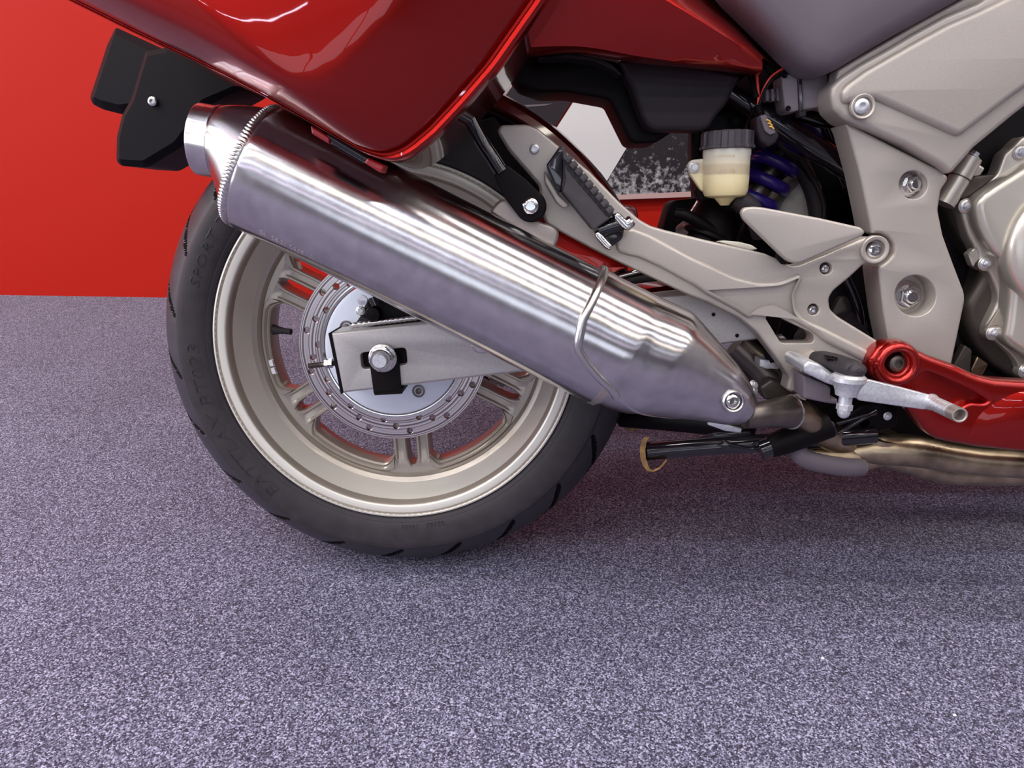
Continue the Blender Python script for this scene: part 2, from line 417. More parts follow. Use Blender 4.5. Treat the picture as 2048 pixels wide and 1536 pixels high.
def loft_geo(rings, seg=64, a0=0, a1=2 * pi):
    """rings: (centre Vector, axis angle in the XZ plane, radius across, radius sideways)"""
    V, Fc, uv = [], [], []
    closed = abs(a1 - a0 - 2 * pi) < 1e-6; n = seg if closed else seg + 1
    for k, (c, an, ra, rb) in enumerate(rings):
        up = Vector((-math.sin(an), 0, math.cos(an)))
        for i in range(n):
            a = a0 + (a1 - a0) * i / seg
            V.append(c + up * math.cos(a) * ra + Vector((0, -1, 0)) * math.sin(a) * rb); uv.append((i / seg, k / max(1, len(rings) - 1)))
    for k in range(len(rings) - 1):
        for i in range(seg):
            j = (i + 1) % n; Fc.append((k * n + i, k * n + j, (k + 1) * n + j, (k + 1) * n + i))
    return V, Fc, uv
def text_geo(s, size, ext=.0004, spacing=1.0, shear=0):
    cu = bpy.data.curves.new('t', 'FONT'); cu.body = s; cu.size = size; cu.extrude = ext; cu.space_character = spacing; cu.shear = shear; cu.resolution_u = 2
    o = bpy.data.objects.new('t', cu); COL.objects.link(o)
    dg = bpy.context.evaluated_depsgraph_get(); me = bpy.data.meshes.new_from_object(o.evaluated_get(dg))
    V = [v.co.copy() for v in me.vertices]; Fc = [tuple(p.vertices) for p in me.polygons]
    bpy.data.objects.remove(o); bpy.data.meshes.remove(me); bpy.data.curves.remove(cu)
    return V, Fc
def box(name, lo, hi, m, kind=None, parent=None, bev=0):
    x0, y0, z0 = lo; x1, y1, z1 = hi
    V = [(x, y, z) for x in (x0, x1) for y in (y0, y1) for z in (z0, z1)]
    Fc = [(0, 1, 3, 2), (4, 6, 7, 5), (0, 4, 5, 1), (2, 3, 7, 6), (0, 2, 6, 4), (1, 5, 7, 3)]
    o = make(name, V, Fc, m, parent)
    if kind: o['kind'] = kind
    return o

# ------------------------------------------------------------------ the room
X0, X1, YF, ZC = ROOM
a, b = floor_pt(0, 590), floor_pt(580, 599)
wd = (b - a); wd.z = 0; wd.normalize(); wn = Vector((-wd.y, wd.x, 0))         # wall direction, and its normal pointing into the wall
if wn.y < 0: wn = -wn
fl = box('floor', (X0 - .6, YF - .1, -.05), (X1 + .6, 2.6, 0), M['carpet'], 'structure')
def prism(name, base, z0, z1, m):
    V = [(p.x, p.y, z) for z in (z0, z1) for p in base]; n = len(base)
    Fc = [tuple(range(n)), tuple(range(n, 2 * n))] + [(i, (i + 1) % n, n + (i + 1) % n, n + i) for i in range(n)]
    o = make(name, V, Fc, m); o['kind'] = 'structure'; return o
def along(x): return a + wd * ((x - a.x) / wd.x)
wl, wr = along(X0 - .1), along(X1 + .1)
prism('wall_back', [wl, wr, wr + wn * .12, wl + wn * .12], 0, ZC, M['wallred'])
prism('wall_left', [Vector((X0, YF, 0)), Vector((X0, along(X0).y, 0)), Vector((X0 - .1, along(X0 - .1).y, 0)), Vector((X0 - .1, YF, 0))], 0, ZC, M['walllight'])
prism('wall_right', [Vector((X1, YF, 0)), Vector((X1 + .1, YF, 0)), Vector((X1 + .1, along(X1 + .1).y, 0)), Vector((X1, along(X1).y, 0))], 0, ZC, M['wallwhite'])
# front wall with a wide shop window
wx0, wx1, wz0, wz1 = -2.8, 2.8, .9, 2.3
fw = []
V, Fc = [], []
for lo, hi in (((X0, YF - .1, 0), (X1, YF, wz0)), ((X0, YF - .1, wz1), (X1, YF, ZC)), ((X0, YF - .1, wz0), (wx0, YF, wz1)), ((wx1, YF - .1, wz0), (X1, YF, wz1))):
    x0, y0, z0 = lo; x1, y1, z1 = hi; q = len(V)
    V += [(x, y, z) for x in (x0, x1) for y in (y0, y1) for z in (z0, z1)]
    Fc += [tuple(i + q for i in f) for f in ((0, 1, 3, 2), (4, 6, 7, 5), (0, 4, 5, 1), (2, 3, 7, 6), (0, 2, 6, 4), (1, 5, 7, 3))]
o = make('wall_front', V, Fc, M['wallwhite']); o['kind'] = 'structure'
def wframe():
    V, Fc = [], []
    xs = [wx0, wx0 + 1.87, wx0 + 3.74, wx1]
    bars = [((x - .04, YF - .09, wz0), (x + .04, YF - .02, wz1)) for x in xs] + [((wx0, YF - .09, z - .04), (wx1, YF - .02, z + .04)) for z in (wz0, wz1)]
    for lo, hi in bars:
        x0, y0, z0 = lo; x1, y1, z1 = hi; q = len(V)
        V += [(x, y, z) for x in (x0, x1) for y in (y0, y1) for z in (z0, z1)]
        Fc += [tuple(i + q for i in f) for f in ((0, 1, 3, 2), (4, 6, 7, 5), (0, 4, 5, 1), (2, 3, 7, 6), (0, 2, 6, 4), (1, 5, 7, 3))]
    o = make('window_1', V, Fc, M['black']); o['kind'] = 'structure'; return o
wframe()
box('ceiling', (X0 - .1, YF - .1, ZC), (X1 + .1, 2.6, ZC + .08), M['ceil'], 'structure')
def area(name, loc, rot, sx, sy, power, colr, parent=None):
    d = bpy.data.lights.new(name, 'AREA'); d.shape = 'RECTANGLE'; d.size = sx; d.size_y = sy; d.energy = power; d.color = colr
    o = bpy.data.objects.new(name, d); COL.objects.link(o); o.rotation_euler = rot
    if parent: o.parent = parent; o.location = Vector(loc) - CEN[parent.name]
    else: o.location = loc
    return o
area('window_daylight', ((wx0 + wx1) / 2, YF - .12, (wz0 + wz1) / 2), (R(90), 0, 0), wx1 - wx0, wz1 - wz0, WINDOW_POWER, (.80, .88, 1))
# daylight through the side window
def side_window():
    V, Fc = [], []
    y0_, y1_, z0_, z1_ = -3.4, .2, .55, 2.5
    for lo, hi in [((X0, y - .03, z0_), (X0 + .05, y + .03, z1_)) for y in (y0_, (y0_ + y1_) / 2, y1_)] + [((X0, y0_, z - .03), (X0 + .05, y1_, z + .03)) for z in (z0_, z1_)]:
        x0, y0, z0 = lo; x1, y1, z1 = hi; q = len(V)
        V += [(x, y, z) for x in (x0, x1) for y in (y0, y1) for z in (z0, z1)]
        Fc += [tuple(i + q for i in f) for f in ((0, 1, 3, 2), (4, 6, 7, 5), (0, 4, 5, 1), (2, 3, 7, 6), (0, 2, 6, 4), (1, 5, 7, 3))]
    o = make('window_2', V, Fc, M['lampbody']); o['kind'] = 'structure'
    area('side_daylight', (X0 + .01, (y0_ + y1_) / 2, (z0_ + z1_) / 2), (0, R(-90), 0), z1_ - z0_, y1_ - y0_, SIDE_WINDOW, (.82, .88, 1))
side_window()
for y_, c_, p_ in LAMP_ROWS:
    for x_, k_ in ((-3.6, 1.6), (-1.85, 1.4), (-.1, 1.0), (1.65, .75), (3.4, .5), (5.15, .4)):
        h = box('ceiling_light', (x_ - .78, y_ - .07, ZC - .06), (x_ + .78, y_ + .07, ZC), M['lampbody'])
        h['label'] = 'long white strip lamp on the showroom ceiling'; h['category'] = 'ceiling light'; h['group'] = 'strip lamps on the ceiling'
        area('lamp', (x_, y_, ZC - .065), (0, 0, 0), 1.5, .10, p_ * k_, c_, h)

# ------------------------------------------------------------------ banner on the red wall
wo = a - wn * .02
def W(px, py, off=0.0):
    d = ray_world(px, py); t = ((wo - wn * off) - CW).dot(wn) / d.dot(wn); return CW + d * t
def poster():
    V, Fc, fm = [], [], []
    def quad(pts, k, off=0.0):
        q = len(V); V.extend([W(x, y, off) for x, y in pts]); Fc.append(tuple(range(q, q + len(pts)))); fm.append(k)
    base = [(900, -150), (1960, -150), (1960, 372), (900, 412)]
    q = len(V); f = [W(x, y) for x, y in base]; V.extend(f + [v + wn * .018 for v in f]); fm0 = 0
    Fc.extend([(q, q + 1, q + 2, q + 3), (q + 4, q + 5, q + 6, q + 7)] + [(q + i, q + (i + 1) % 4, q + 4 + (i + 1) % 4, q + 4 + i) for i in range(4)]); fm.extend([0] * 6)
    quad([(1295, 232), (1960, -150), (1960, 356), (1195, 393)], 3, .0008)
    quad([(1375, -150), (1520, -150), (1195, 393), (1020, 400)], 1, .0012)
    quad([(1371, -150), (1375, -150), (1020, 400), (1015, 400)], 4, .0012)
    quad([(1000, 215), (1048, 210), (1106, 207), (1092, 211), (1036, 215.5), (1000, 217)], 2, .0012)
    quad([(900, 404), (1960, 358), (1960, 372), (900, 412)], 5, .0012)
    o = make('poster', V, Fc, None, None, 30, mats=[M['postdark'], M['postwhite'], M['postgrey'], M['postphoto'], M['darkred'], M['postpink']], fm=fm)
    o['label'] = 'banner with a white slanted stripe and black and white photo on the red wall'; o['category'] = 'poster'
poster()

# ------------------------------------------------------------------ motorcycle
bike = bpy.data.objects.new('motorcycle', None); COL.objects.link(bike); bike.rotation_euler = (-LEAN, 0, 0); bike.empty_display_size = .2
CEN[bike.name] = Vector((0, 0, 0))
bike['label'] = 'red touring motorcycle with silver exhaust and pannier on grey carpet'; bike['category'] = 'motorcycle'
AX = Vector((0, 0, HC))

# ---- rear wheel
rp = [(.2338, -.0700), (.2330, -.0725), (.2310, -.0730), (.2295, -.0715), (.2290, -.0700), (.2284, -.0698), (.2276, -.0712), (.2266, -.0718), (.2195, -.0716), (.2178, -.0708), (.2164, -.0690), (.2152, -.0645), (.2080, -.0420), (.2040, -.0340), (.1990, -.0300), (.1930, -.0270), (.1905, -.0230), (.1890, -.0190),
      (.1800, -.0185), (.1780, -.0165), (.1770, -.0120), (.1770, .0120), (.1800, .0185), (.1890, .0190), (.1990, .0300), (.2150, .0600), (.2190, .0690), (.2290, .0712), (.2330, .0725), (.2338, .0700), (.2250, .0640), (.2220, .0300), (.2180, .0000), (.2220, -.0300), (.2250, -.0640), (.2338, -.0700)]
wheel = lathe('rear_wheel', AX, (0, 1, 0), [(r_ - (.0006 if y < -.06 and r_ > .214 else 0), y + (.0006 if y < -.06 and r_ > .214 else 0)) for r_, y in rp], M['rim'], bike, 180, 'silver alloy wheel rim', 28)
lathe('rim_lip', AX, (0, 1, 0), rp[:15] + [(.2156, -.0640), (.2162, -.0655), (.2190, -.0700), (.2270, -.0700), (.2325, -.0700), (.2338, -.0700)], M['lip'], wheel, 200, 'bright machined rim lip', 32)
lathe('hub', AX, (0, 1, 0), [(.030, -.062), (.046, -.058), (.052, -.030), (.062, -.020), (.062, .020), (.052, .03), (.046, .058), (.03, .062), (.03, -.062)], M['rim'], wheel, 48)
def spoke_geo(an, off):
    # channelled bar: raised ridges along both edges of its near face
    w2 = .0088; cs = [(-w2, .016), (-w2, -.0175), (-w2 * .86, -.0195), (-w2 * .62, -.0195), (-w2 * .4, -.0150), (w2 * .4, -.0150), (w2 * .62, -.0195), (w2 * .86, -.0195), (w2, -.0175), (w2, .016)]
    d = Vector((math.cos(an), 0, math.sin(an))); t = Vector((-math.sin(an), 0, math.cos(an))); V, Fc = [], []
    rr = [.050, .10, .150, .168, .176, .181]; wk = [1.15, 1.05, 1.0, 1.05, 1.35, 1.8]; chan = [0, 0, 0, .3, 1, 1]
    for r_, k, c in zip(rr, wk, chan):
        for i, (x, y) in enumerate(cs):
            V.append(AX + d * r_ + t * (off + x * k) + Vector((0, y if i not in (4, 5) else y - c * .004, 0)))
    n = len(cs)
    for k in range(len(rr) - 1):
        for i in range(n): j = (i + 1) % n; Fc.append((k * n + i, k * n + j, k * n + n + j, k * n + n + i))
    Fc += [tuple(range(n)), tuple(range((len(rr) - 1) * n, len(rr) * n))]
    return V, Fc
for k in range(6):
    for s in (-1, 1):
        V, Fc = spoke_geo(R(33.5 + 60 * k), s * .0160); make('spoke', V, Fc, M['rim'], wheel, 32)
# raised cast band along the web between the spoke pairs, rounded into the spokes
def web_band(a0, a1):
    V, Fc = [], []; N = 40; cs = [(.1895, -.0188), (.1880, -.0215), (.1855, -.0222), (.1835, -.0205), (.1825, -.0188), (.1815, -.0205), (.1800, -.0210), (.1780, -.0195), (.1768, -.015), (.1768, 0), (.1895, 0)]
    for i in range(N + 1):
        t = i / N; an = a0 + (a1 - a0) * t; e = min(t, 1 - t) * abs(a1 - a0) / R(5); pull = max(0, 1 - e) ** 2 * .016
        d = Vector((math.cos(an), 0, math.sin(an)))
        for j, (r_, y) in enumerate(cs): V.append(AX + d * (r_ - (pull if 2 <= j <= 9 else pull * .3 if j < 2 else 0)) + Vector((0, y, 0)))
    n = len(cs)
    for k in range(N):
        for i in range(n): j = (i + 1) % n; Fc.append((k * n + i, k * n + j, k * n + n + j, k * n + n + i))
    return make('web_band', V + [], Fc + [tuple(range(n)), tuple(range(N * n, N * n + n))], M['rim'], wheel, 30)
for k in range(6):
    c = 33.5 + 60 * k; web_band(R(c + 8.6), R(c + 51.4))
# valve stem and balance weights on the web
def polar(an, r_, y): return AX + Vector((math.cos(an) * r_, y, math.sin(an) * r_))
va = R(176)
vv = [polar(va, .183, -.008), polar(va, .176, -.010), polar(va, .165, -.013), polar(va, .160, -.0145), polar(va, .150, -.017)]
V, Fc = tube_geo(vv, [.0085, .0072, .0048, .0042, .0042], 16, 4); make('valve_stem', V, Fc, M['rubber'], wheel, 40, 'black rubber valve stem')
for an in (R(190), R(193.5)):
    V, Fc = [], []
    for da in (-1.4, -1.2, 1.2, 1.4):
        for r_, y in ((.1775, -.026), (.1825, -.026), (.1825, -.0205), (.1775, -.0205)):
            V.append(polar(an + R(da), r_ - (.0015 if abs(da) > 1.3 else 0), y))
    for k in range(3):
        for i in range(4): j = (i + 1) % 4; Fc.append((k * 4 + i, k * 4 + j, k * 4 + 4 + j, k * 4 + 4 + i))
    Fc += [(0, 1, 2, 3), (12, 13, 14, 15)]
    make('balance_weight', V, Fc, M['white'], wheel, 30, 'white stick-on balance weight')

# ---- tyre with cut tread grooves
def tyre():
    NT = 1800; sec = []
    for (r_, y) in ((.2290, -.0640), (.2335, -.0690), (.2350, -.0715), (.2358, -.0732), (.2400, -.0752), (.2405, -.0750), (.2412, -.0755), (.2500, -.0782), (.2600, -.0797), (.2680, -.0798), (.2730, -.0795), (.2762, -.0786), (.2772, -.0774)): sec.append((r_, y, 0))
    NS = 88
    for i in range(1, NS):
        y = -.0762 + .1524 * i / NS; r_ = TYRE_R - (CROWN - math.sqrt(CROWN ** 2 - y * y)); sec.append((r_, y, 1))
    for (r_, y, k) in list(sec[:13])[::-1]: sec.append((r_, -y, 0))
    n = len(sec); V, Fc, fm, GD = [], [], [], []
    P_ = 360 / 22.0
    def groove(td, y):
        s = abs(y) / .0762; dep = 0
        ph = td if y < 0 else td + P_ / 2
        for (s0, s1, off, sl, w_) in ((.42, .97, 0, 8.5, 1.0), (.10, .55, 8.2, 8, .95)):
            if s0 < s < s1:
                q = (s - s0) / (s1 - s0); cen = off + sl * q ** 1.5; e = min(1, min(q, 1 - q) * 7)
                d = (ph - cen + P_ / 2) % P_ - P_ / 2
                x = abs(d) / (w_ * (.45 + .55 * e))
                if x < 1: dep = max(dep, min(1, (1 - x) * 4))
        return dep
    for i in range(NT):
        td = 360 * i / NT; t = R(td); c, s = math.cos(t), math.sin(t)
        for (r_, y, tr) in sec:
            g_ = groove(td, y) if tr else 0
            r_ -= .006 * g_; GD.append(g_)
            V.append((c * r_, y, HC + s * r_))
    for i in range(NT):
        j = (i + 1) % NT
        for k in range(n - 1): Fc.append((i * n + k, i * n + k + 1, j * n + k + 1, j * n + k)); fm.append((2 if max(GD[i * n + k], GD[i * n + k + 1], GD[j * n + k], GD[j * n + k + 1]) > .5 else 1) if 12 <= k < 12 + NS else 0)
        Fc.append((i * n + n - 1, i * n, j * n, j * n + n - 1)); fm.append(0)
    return make('rear_tyre', V, Fc, M['rubber'], bike, 26, 'black rubber road tyre', mats=[M['rubber'], M['tread'], M['groove']], fm=fm)
ty = tyre()
def tyre_text(s, size, start, rbase, lab, spacing=1.05, shear=.2, span=None):
    V, Fc = text_geo(s, size, .0006, spacing, shear); out = []
    xm = max(v.x for v in V); fx = R(span) * (rbase + size * .3) / xm if span else 1
    for v in V:
        r_ = rbase + v.y; an = R(start) - v.x * fx / (rbase + size * .3)
        yb = -.0752 - .0043 * min(1, max(0, (r_ - .240) / .02)) if r_ < .265 else -.0792
        out.append(AX + Vector((math.cos(an) * r_, yb + .0001 - (v.z + .0006) * .9, math.sin(an) * r_)))
    return make('sidewall_lettering', out, Fc, M['groovetext'], ty, 40, lab)
tyre_text('BATTLAX BT023', .0225, 231, .2495, 'moulded sidewall lettering', span=52)
tyre_text('SPORT TOURING', .0185, 163, .2530, 'moulded sidewall lettering', 1.1, span=44)
tyre_text('0238Z · 10901', .0090, 284, .2430, 'small moulded sidewall code', 1.1, 0)

# ---- brake disc
def disc():
    N = 96; out = [(math.cos(2 * pi * i / N) * .1207, math.sin(2 * pi * i / N) * .1207) for i in range(N)]
    inn = [(math.cos(2 * pi * i / N) * .0885, math.sin(2 * pi * i / N) * .0885) for i in range(N)]
    hs = [inn]
    for g in range(13):
        for k, r_ in enumerate((.0955, .1035, .1110)):
            an = R(150 + g * 360 / 13 + k * 9.23); cx, cy = r_ * math.cos(an), r_ * math.sin(an)
            hs.append([(cx + .0041 * math.cos(2 * pi * i / 12), cy + .0041 * math.sin(2 * pi * i / 12)) for i in range(12)])
    sh = lambda q: [(x, y + HC) for x, y in q]
    V, Fc = plate_geo(sh(out), -.0780, .005, 0, .0004, 1, [sh(h) for h in hs], metric=True)
    o = make('brake_disc', V, Fc, M['disc'], bike, 30, 'drilled steel brake disc', keep=(0, -.0755, HC)); return o
dsc = disc()
lathe('disc_carrier', AX, (0, 1, 0), [(.0300, -.070), (.0300, -.0795), (.0830, -.0795), (.0868, -.0785), (.0872, -.076), (.0872, -.070), (.0300, -.070)], M['disc_carrier'], dsc, 80, 'pale aluminium disc carrier')
lathe('carrier_rim', AX, (0, 1, 0), [(.0882, -.074), (.0882, -.0788), (.0905, -.0793), (.0940, -.0788), (.0940, -.074), (.0882, -.074)], M['chrome'], dsc, 80)
for g in range(5):
    an = R(-61 + 72 * g); c = AX + Vector((math.cos(an) * .064, -.0795, math.sin(an) * .064))
    lathe('carrier_bolt', c, YAX, [(1e-7, -.002), (.0082, -.002), (.0082, .0012), (.0062, .0016), (.0058, -.001), (.0042, -.001), (.004, .003), (.002, .0035), (.0018, .001), (1e-7, .001)], M['darksteel'], dsc, 24)
lathe('hub_seal', AX, YAX, [(.018, .078), (.018, .088), (.040, .088), (.043, .085), (.043, .079), (.018, .078)], M['black'], dsc, 40)

# ---- swingarm and axle
YS = -.140
sw_out = [(662, 666), (850, 646), (1200, 606), (1500, 574), (1522, 590), (1524, 678), (1036, 745), (686, 786)]
swing = plate('swingarm', sw_out, YS, .048, M['swing'], bike, 3, .003, 3, [fillet([(720, 706), (812, 695), (815, 729), (724, 739)], 9)], 'satin grey swingarm')
plate('slot_backing', [(712, 700), (822, 688), (824, 736), (714, 746)], YS + .012, .008, M['black'], swing, 3, .001, 1)
plate('end_cap', [(656, 667), (663, 663), (687, 786), (681, 789)], YS + .001, .046, M['black'], swing, 1, .001, 1, label='black end cap')
plate('adjuster_tab', [(738, 722), (797, 712), (802, 776), (803, 784), (747, 787)], YS - .0035, .003, M['black'], swing, 3, .0012, 2, label='black chain adjuster tab')
plate('adjuster_tab', [(746, 783), (803, 780), (804, 788), (749, 791)], YS - .0035, .05, M['black'], swing, 1, .001, 1)
no = Vector((0, YS - .004, HC))
lathe('axle_washer', no, YAX, [(1e-7, 0), (.0168, 0), (.0168, .0022), (.0155, .003), (1e-7, .003)], M['steel'], swing, 32)
V, Fc = join(hexg(no, YAX, .0152, .0085, .003, .2), lathe_geo(no, YAX, [(.0122, .011), (.0125, .0145), (.0116, .0155), (.0098, .0155), (.0096, .012)], 28))
make('axle_nut', V, Fc, M['chrome'], swing, 30)
lathe('axle_end', no, YAX, [(.0088, .008), (.0088, .0195), (.0078, .0210), (1e-7, .0210)], M['zinc'], swing, 28)
V, Fc = tube_geo([P(670, 726, YS + .02), P(617, 732, YS + .02)], .0036, 14, 1)
make('adjuster_stud', *tube_geo([P(670, 726, YS + .02).lerp(P(617, 732, YS + .02), t / 40) for t in range(41)], [.0036 if k % 2 else .0030 for k in range(41)], 12, 1), M['darksteel'], swing, 60)
for x in (654, 662):
    c = P(x, 727 - (x - 654) * .1, YS + .02); V, Fc = hexg(c - Vector((.0022, 0, 0)), (1, 0, 0), .0062, .0046, 0, .4); make('adjuster_nut', V, Fc, M['chrome'], swing, 30)
V, Fc = tube_geo([P(700 + i * 5.2, 651 - i * .62 + (1.0 if i % 2 else -.4), YS + .016) for i in range(29)], .0034, 10, 2); make('weld_seam', V, Fc, M['steel'], swing, 60)
plate('hose_guide', [(940, 690), (962, 686), (975, 700), (968, 708), (950, 705)], YS - .004, .006, M['steel'], swing, 5, .002)
for x, y in ((1427, 629), (1474, 671)): button('rivet', x, y, YS - .0005, .0022, M['black'], swing)
# far arm of the swingarm and the chain beyond the wheel
plate('swingarm_far_side', [(700, 690), (1040, 660), (1500, 590), (1500, 650), (1040, 724), (712, 755)], .098, .03, M['swing'], bike, 4, .003)
chain = lathe('rear_sprocket', AX + Vector((0, .092, 0)), (0, 1, 0), [(.04, -.003), (.083, -.003), (.086, 0), (.083, .003), (.04, .003), (.04, -.003)], M['darksteel'], bike, 90, mod=lambda i, s: 1.0)
for k in range(26):
    t = k / 25; c = Vector((.01 + .34 * t, .092, HC - .086 + .012 * t))
    V, Fc = join(lathe_geo(c, YAX, [(1e-7, -.009), (.0072, -.009), (.0072, -.006), (.004, -.006), (.004, .006), (.0072, .006), (.0072, .009), (1e-7, .009)], 10))
    make('chain_link', V, Fc, M['darksteel'], chain, 40)
# caliper
cal = plate('brake_caliper', [(722, 625), (735, 598), (770, 588), (800, 600), (860, 622), (880, 650), (840, 662), (760, 664), (735, 648)], -.118, .034, M['black'], bike, 8, .005, label='dark brake caliper')
V, Fc = tube_geo([P(745, 594, -.128), P(752, 610, -.128)], .0055, 14, 1); make('hose_fitting', V, Fc, M['gloss'], cal, 40)
lathe('banjo_bolt', P(748, 627, -.120), YAX, [(1e-7, 0), (.0095, 0), (.0095, .006), (.0080, .009), (1e-7, .010)], M['black'], cal, 24)
hexbolt('caliper_bolt', 722, 622, -.118, .0042, M['steel'], cal, stud=False)
lathe('bleed_boss', P(726, 600, -.12), YAX, [(1e-7, 0), (.006, 0), (.006, .004), (1e-7, .005)], M['zinc'], cal, 20)
plate('caliper_fin', [(712, 645), (722, 630), (745, 642), (738, 652)], -.121, .004, M['greyplastic'], cal, 2, .001)

# ---- hugger over the tyre
def hugger():
    V, Fc = [], []; N = 40; cs = [(.318, -.086), (.3265, -.084), (.332, -.076), (.340, -.03), (.342, 0), (.340, .03), (.332, .076), (.3265, .084), (.318, .086), (.316, .083), (.330, .074), (.337, 0), (.330, -.074), (.316, -.083)]
    for i in range(N + 1):
        an = R(112 - (112 - 26) * i / N); d = Vector((math.cos(an), 0, math.sin(an)))
        for r_, y in cs: V.append(AX + d * r_ + Vector((0, y, 0)))
    n = len(cs)
    for k in range(N):
        for i in range(n): j = (i + 1) % n; Fc.append((k * n + i, k * n + j, k * n + n + j, k * n + n + i))
    Fc += [tuple(range(n)), tuple(range(N * n, N * n + n))]
    return make('tyre_hugger', V, Fc, M['darkred'], bike, 35, 'dark red tyre hugger')
hugger()
plate('hugger_clip', [(1246, 408), (1256, 412), (1270, 412), (1275, 420), (1278, 436), (1262, 440), (1246, 424)], -.090, .02, M['darkred'], bike, 5, .003)
plate('hugger_side', [(930, 250), (990, 232), (1040, 300), (1085, 372), (1085, 400), (1020, 345), (975, 300)], -.082, .006, M['black'], bike, 6, .002)
plate('hugger_side_panel', [(1070, 432), (1120, 452), (1236, 516), (1268, 532), (1240, 541), (1215, 556), (1150, 545), (1080, 505)], -.100, .006, M['red'], bike, 6, .002, label='red hugger side')
# chain guard, brake line
cg = grid('chain_guard', [[(1225, 572, -.03), (1276, 563, -.03), (1334, 557, -.03), (1400, 560, -.03)], [(1225, 588, -.075), (1290, 578, -.075), (1334, 571, -.075), (1400, 573, -.075)], [(1225, 594, -.080), (1296, 585, -.080), (1342, 580, -.080), (1420, 590, -.080)], [(1225, 618, -.080), (1330, 606, -.080), (1384, 603, -.080), (1440, 612, -.080)]], M['red'], bike, .003, 'red chain guard')
tube('brake_line', [(1215, 560, -.09), (1250, 549, -.09), (1300, 538, -.09), (1345, 535, -.09)], .0035, M['chrome'], bike, 10)
tube('brake_line', [(1215, 572, -.085), (1260, 560, -.085), (1320, 552, -.085), (1370, 552, -.085)], .0062, M['rubber'], bike, 10)

# ---- silencer
YC = -.213
AN = -math.atan2(.452, .892)                      # axis falls towards the front
def ring(px, py, rpx, an, Y=YC, sy=1.0): return (P(px, py, Y), an, rpx * mpp(Y) / 1.02, rpx * mpp(Y) / 1.02 * sy)
A_, B_ = Vector((513, 334)), Vector((1243, 701))
rings = []
for t, rr in ((0, 112), (.004, 119), (.012, 123.5), (.02, 124.5)) + tuple((k / 24, 124.5 + .6 * k / 24) for k in range(1, 25)) + ((1.0, 121),):
    q = A_.lerp(B_, t); rings.append(ring(q.x, q.y, rr, AN))
V, Fc, uv = loft_geo(rings, 96)
sil = make('silencer', V, Fc, M['alu'], bike, 40, 'brushed aluminium exhaust silencer', uv)
rings = []
for t in range(13):
    k = t / 12; q = Vector((436, 285)).lerp(Vector((513, 334)), k); e = k * k * (3 - 2 * k)
    rings.append(ring(q.x, q.y, 65 + (118 - 65) * (k ** .9), -R(9) + (AN + R(9)) * e))
V, Fc, uv = loft_geo(rings, 80); make('end_cone', V, Fc, M['alu'], sil, 40, uvs=uv)
rr = [ring(400, 279, 62, -R(8)), ring(400, 279, 66, -R(8)), ring(402, 279.3, 67, -R(8)), ring(434, 284.5, 66.5, -R(9)), ring(438, 285.2, 69, -R(9)), ring(442, 286, 69.5, -R(10)), ring(446, 288, 67, -R(11))]
rr = [ring(430, 284, 60, -R(9))] + rr
V, Fc, uv = loft_geo(rr, 64); make('outlet_pipe', V, Fc, M['alu'], sil, 40, uvs=uv)
# weld bead of overlapping puddles
V, Fc = [], []
c, an, ra, rb = ring(516, 336, 119.5, AN); up = Vector((-math.sin(an), 0, math.cos(an))); axd = Vector((math.cos(an), 0, math.sin(an)))
NB = 420; SG = 8
for i in range(NB):
    th = 2 * pi * i / NB; d = up * math.cos(th) + Vector((0, -1, 0)) * math.sin(th)
    rw = .0024 * (1 + .38 * abs(math.sin(th * 52)))
    for s in range(SG):
        b_ = 2 * pi * s / SG; V.append(c + d * (ra + .0005 + rw * .8 * math.cos(b_)) + axd * (rw * 1.8 * math.sin(b_) + .0012 * math.cos(th * 104)))
for i in range(NB):
    j = (i + 1) % NB
    for s in range(SG): t = (s + 1) % SG; Fc.append((i * SG + s, i * SG + t, j * SG + t, j * SG + s))
make('weld_bead', V, Fc, M['steel'], sil, 60)
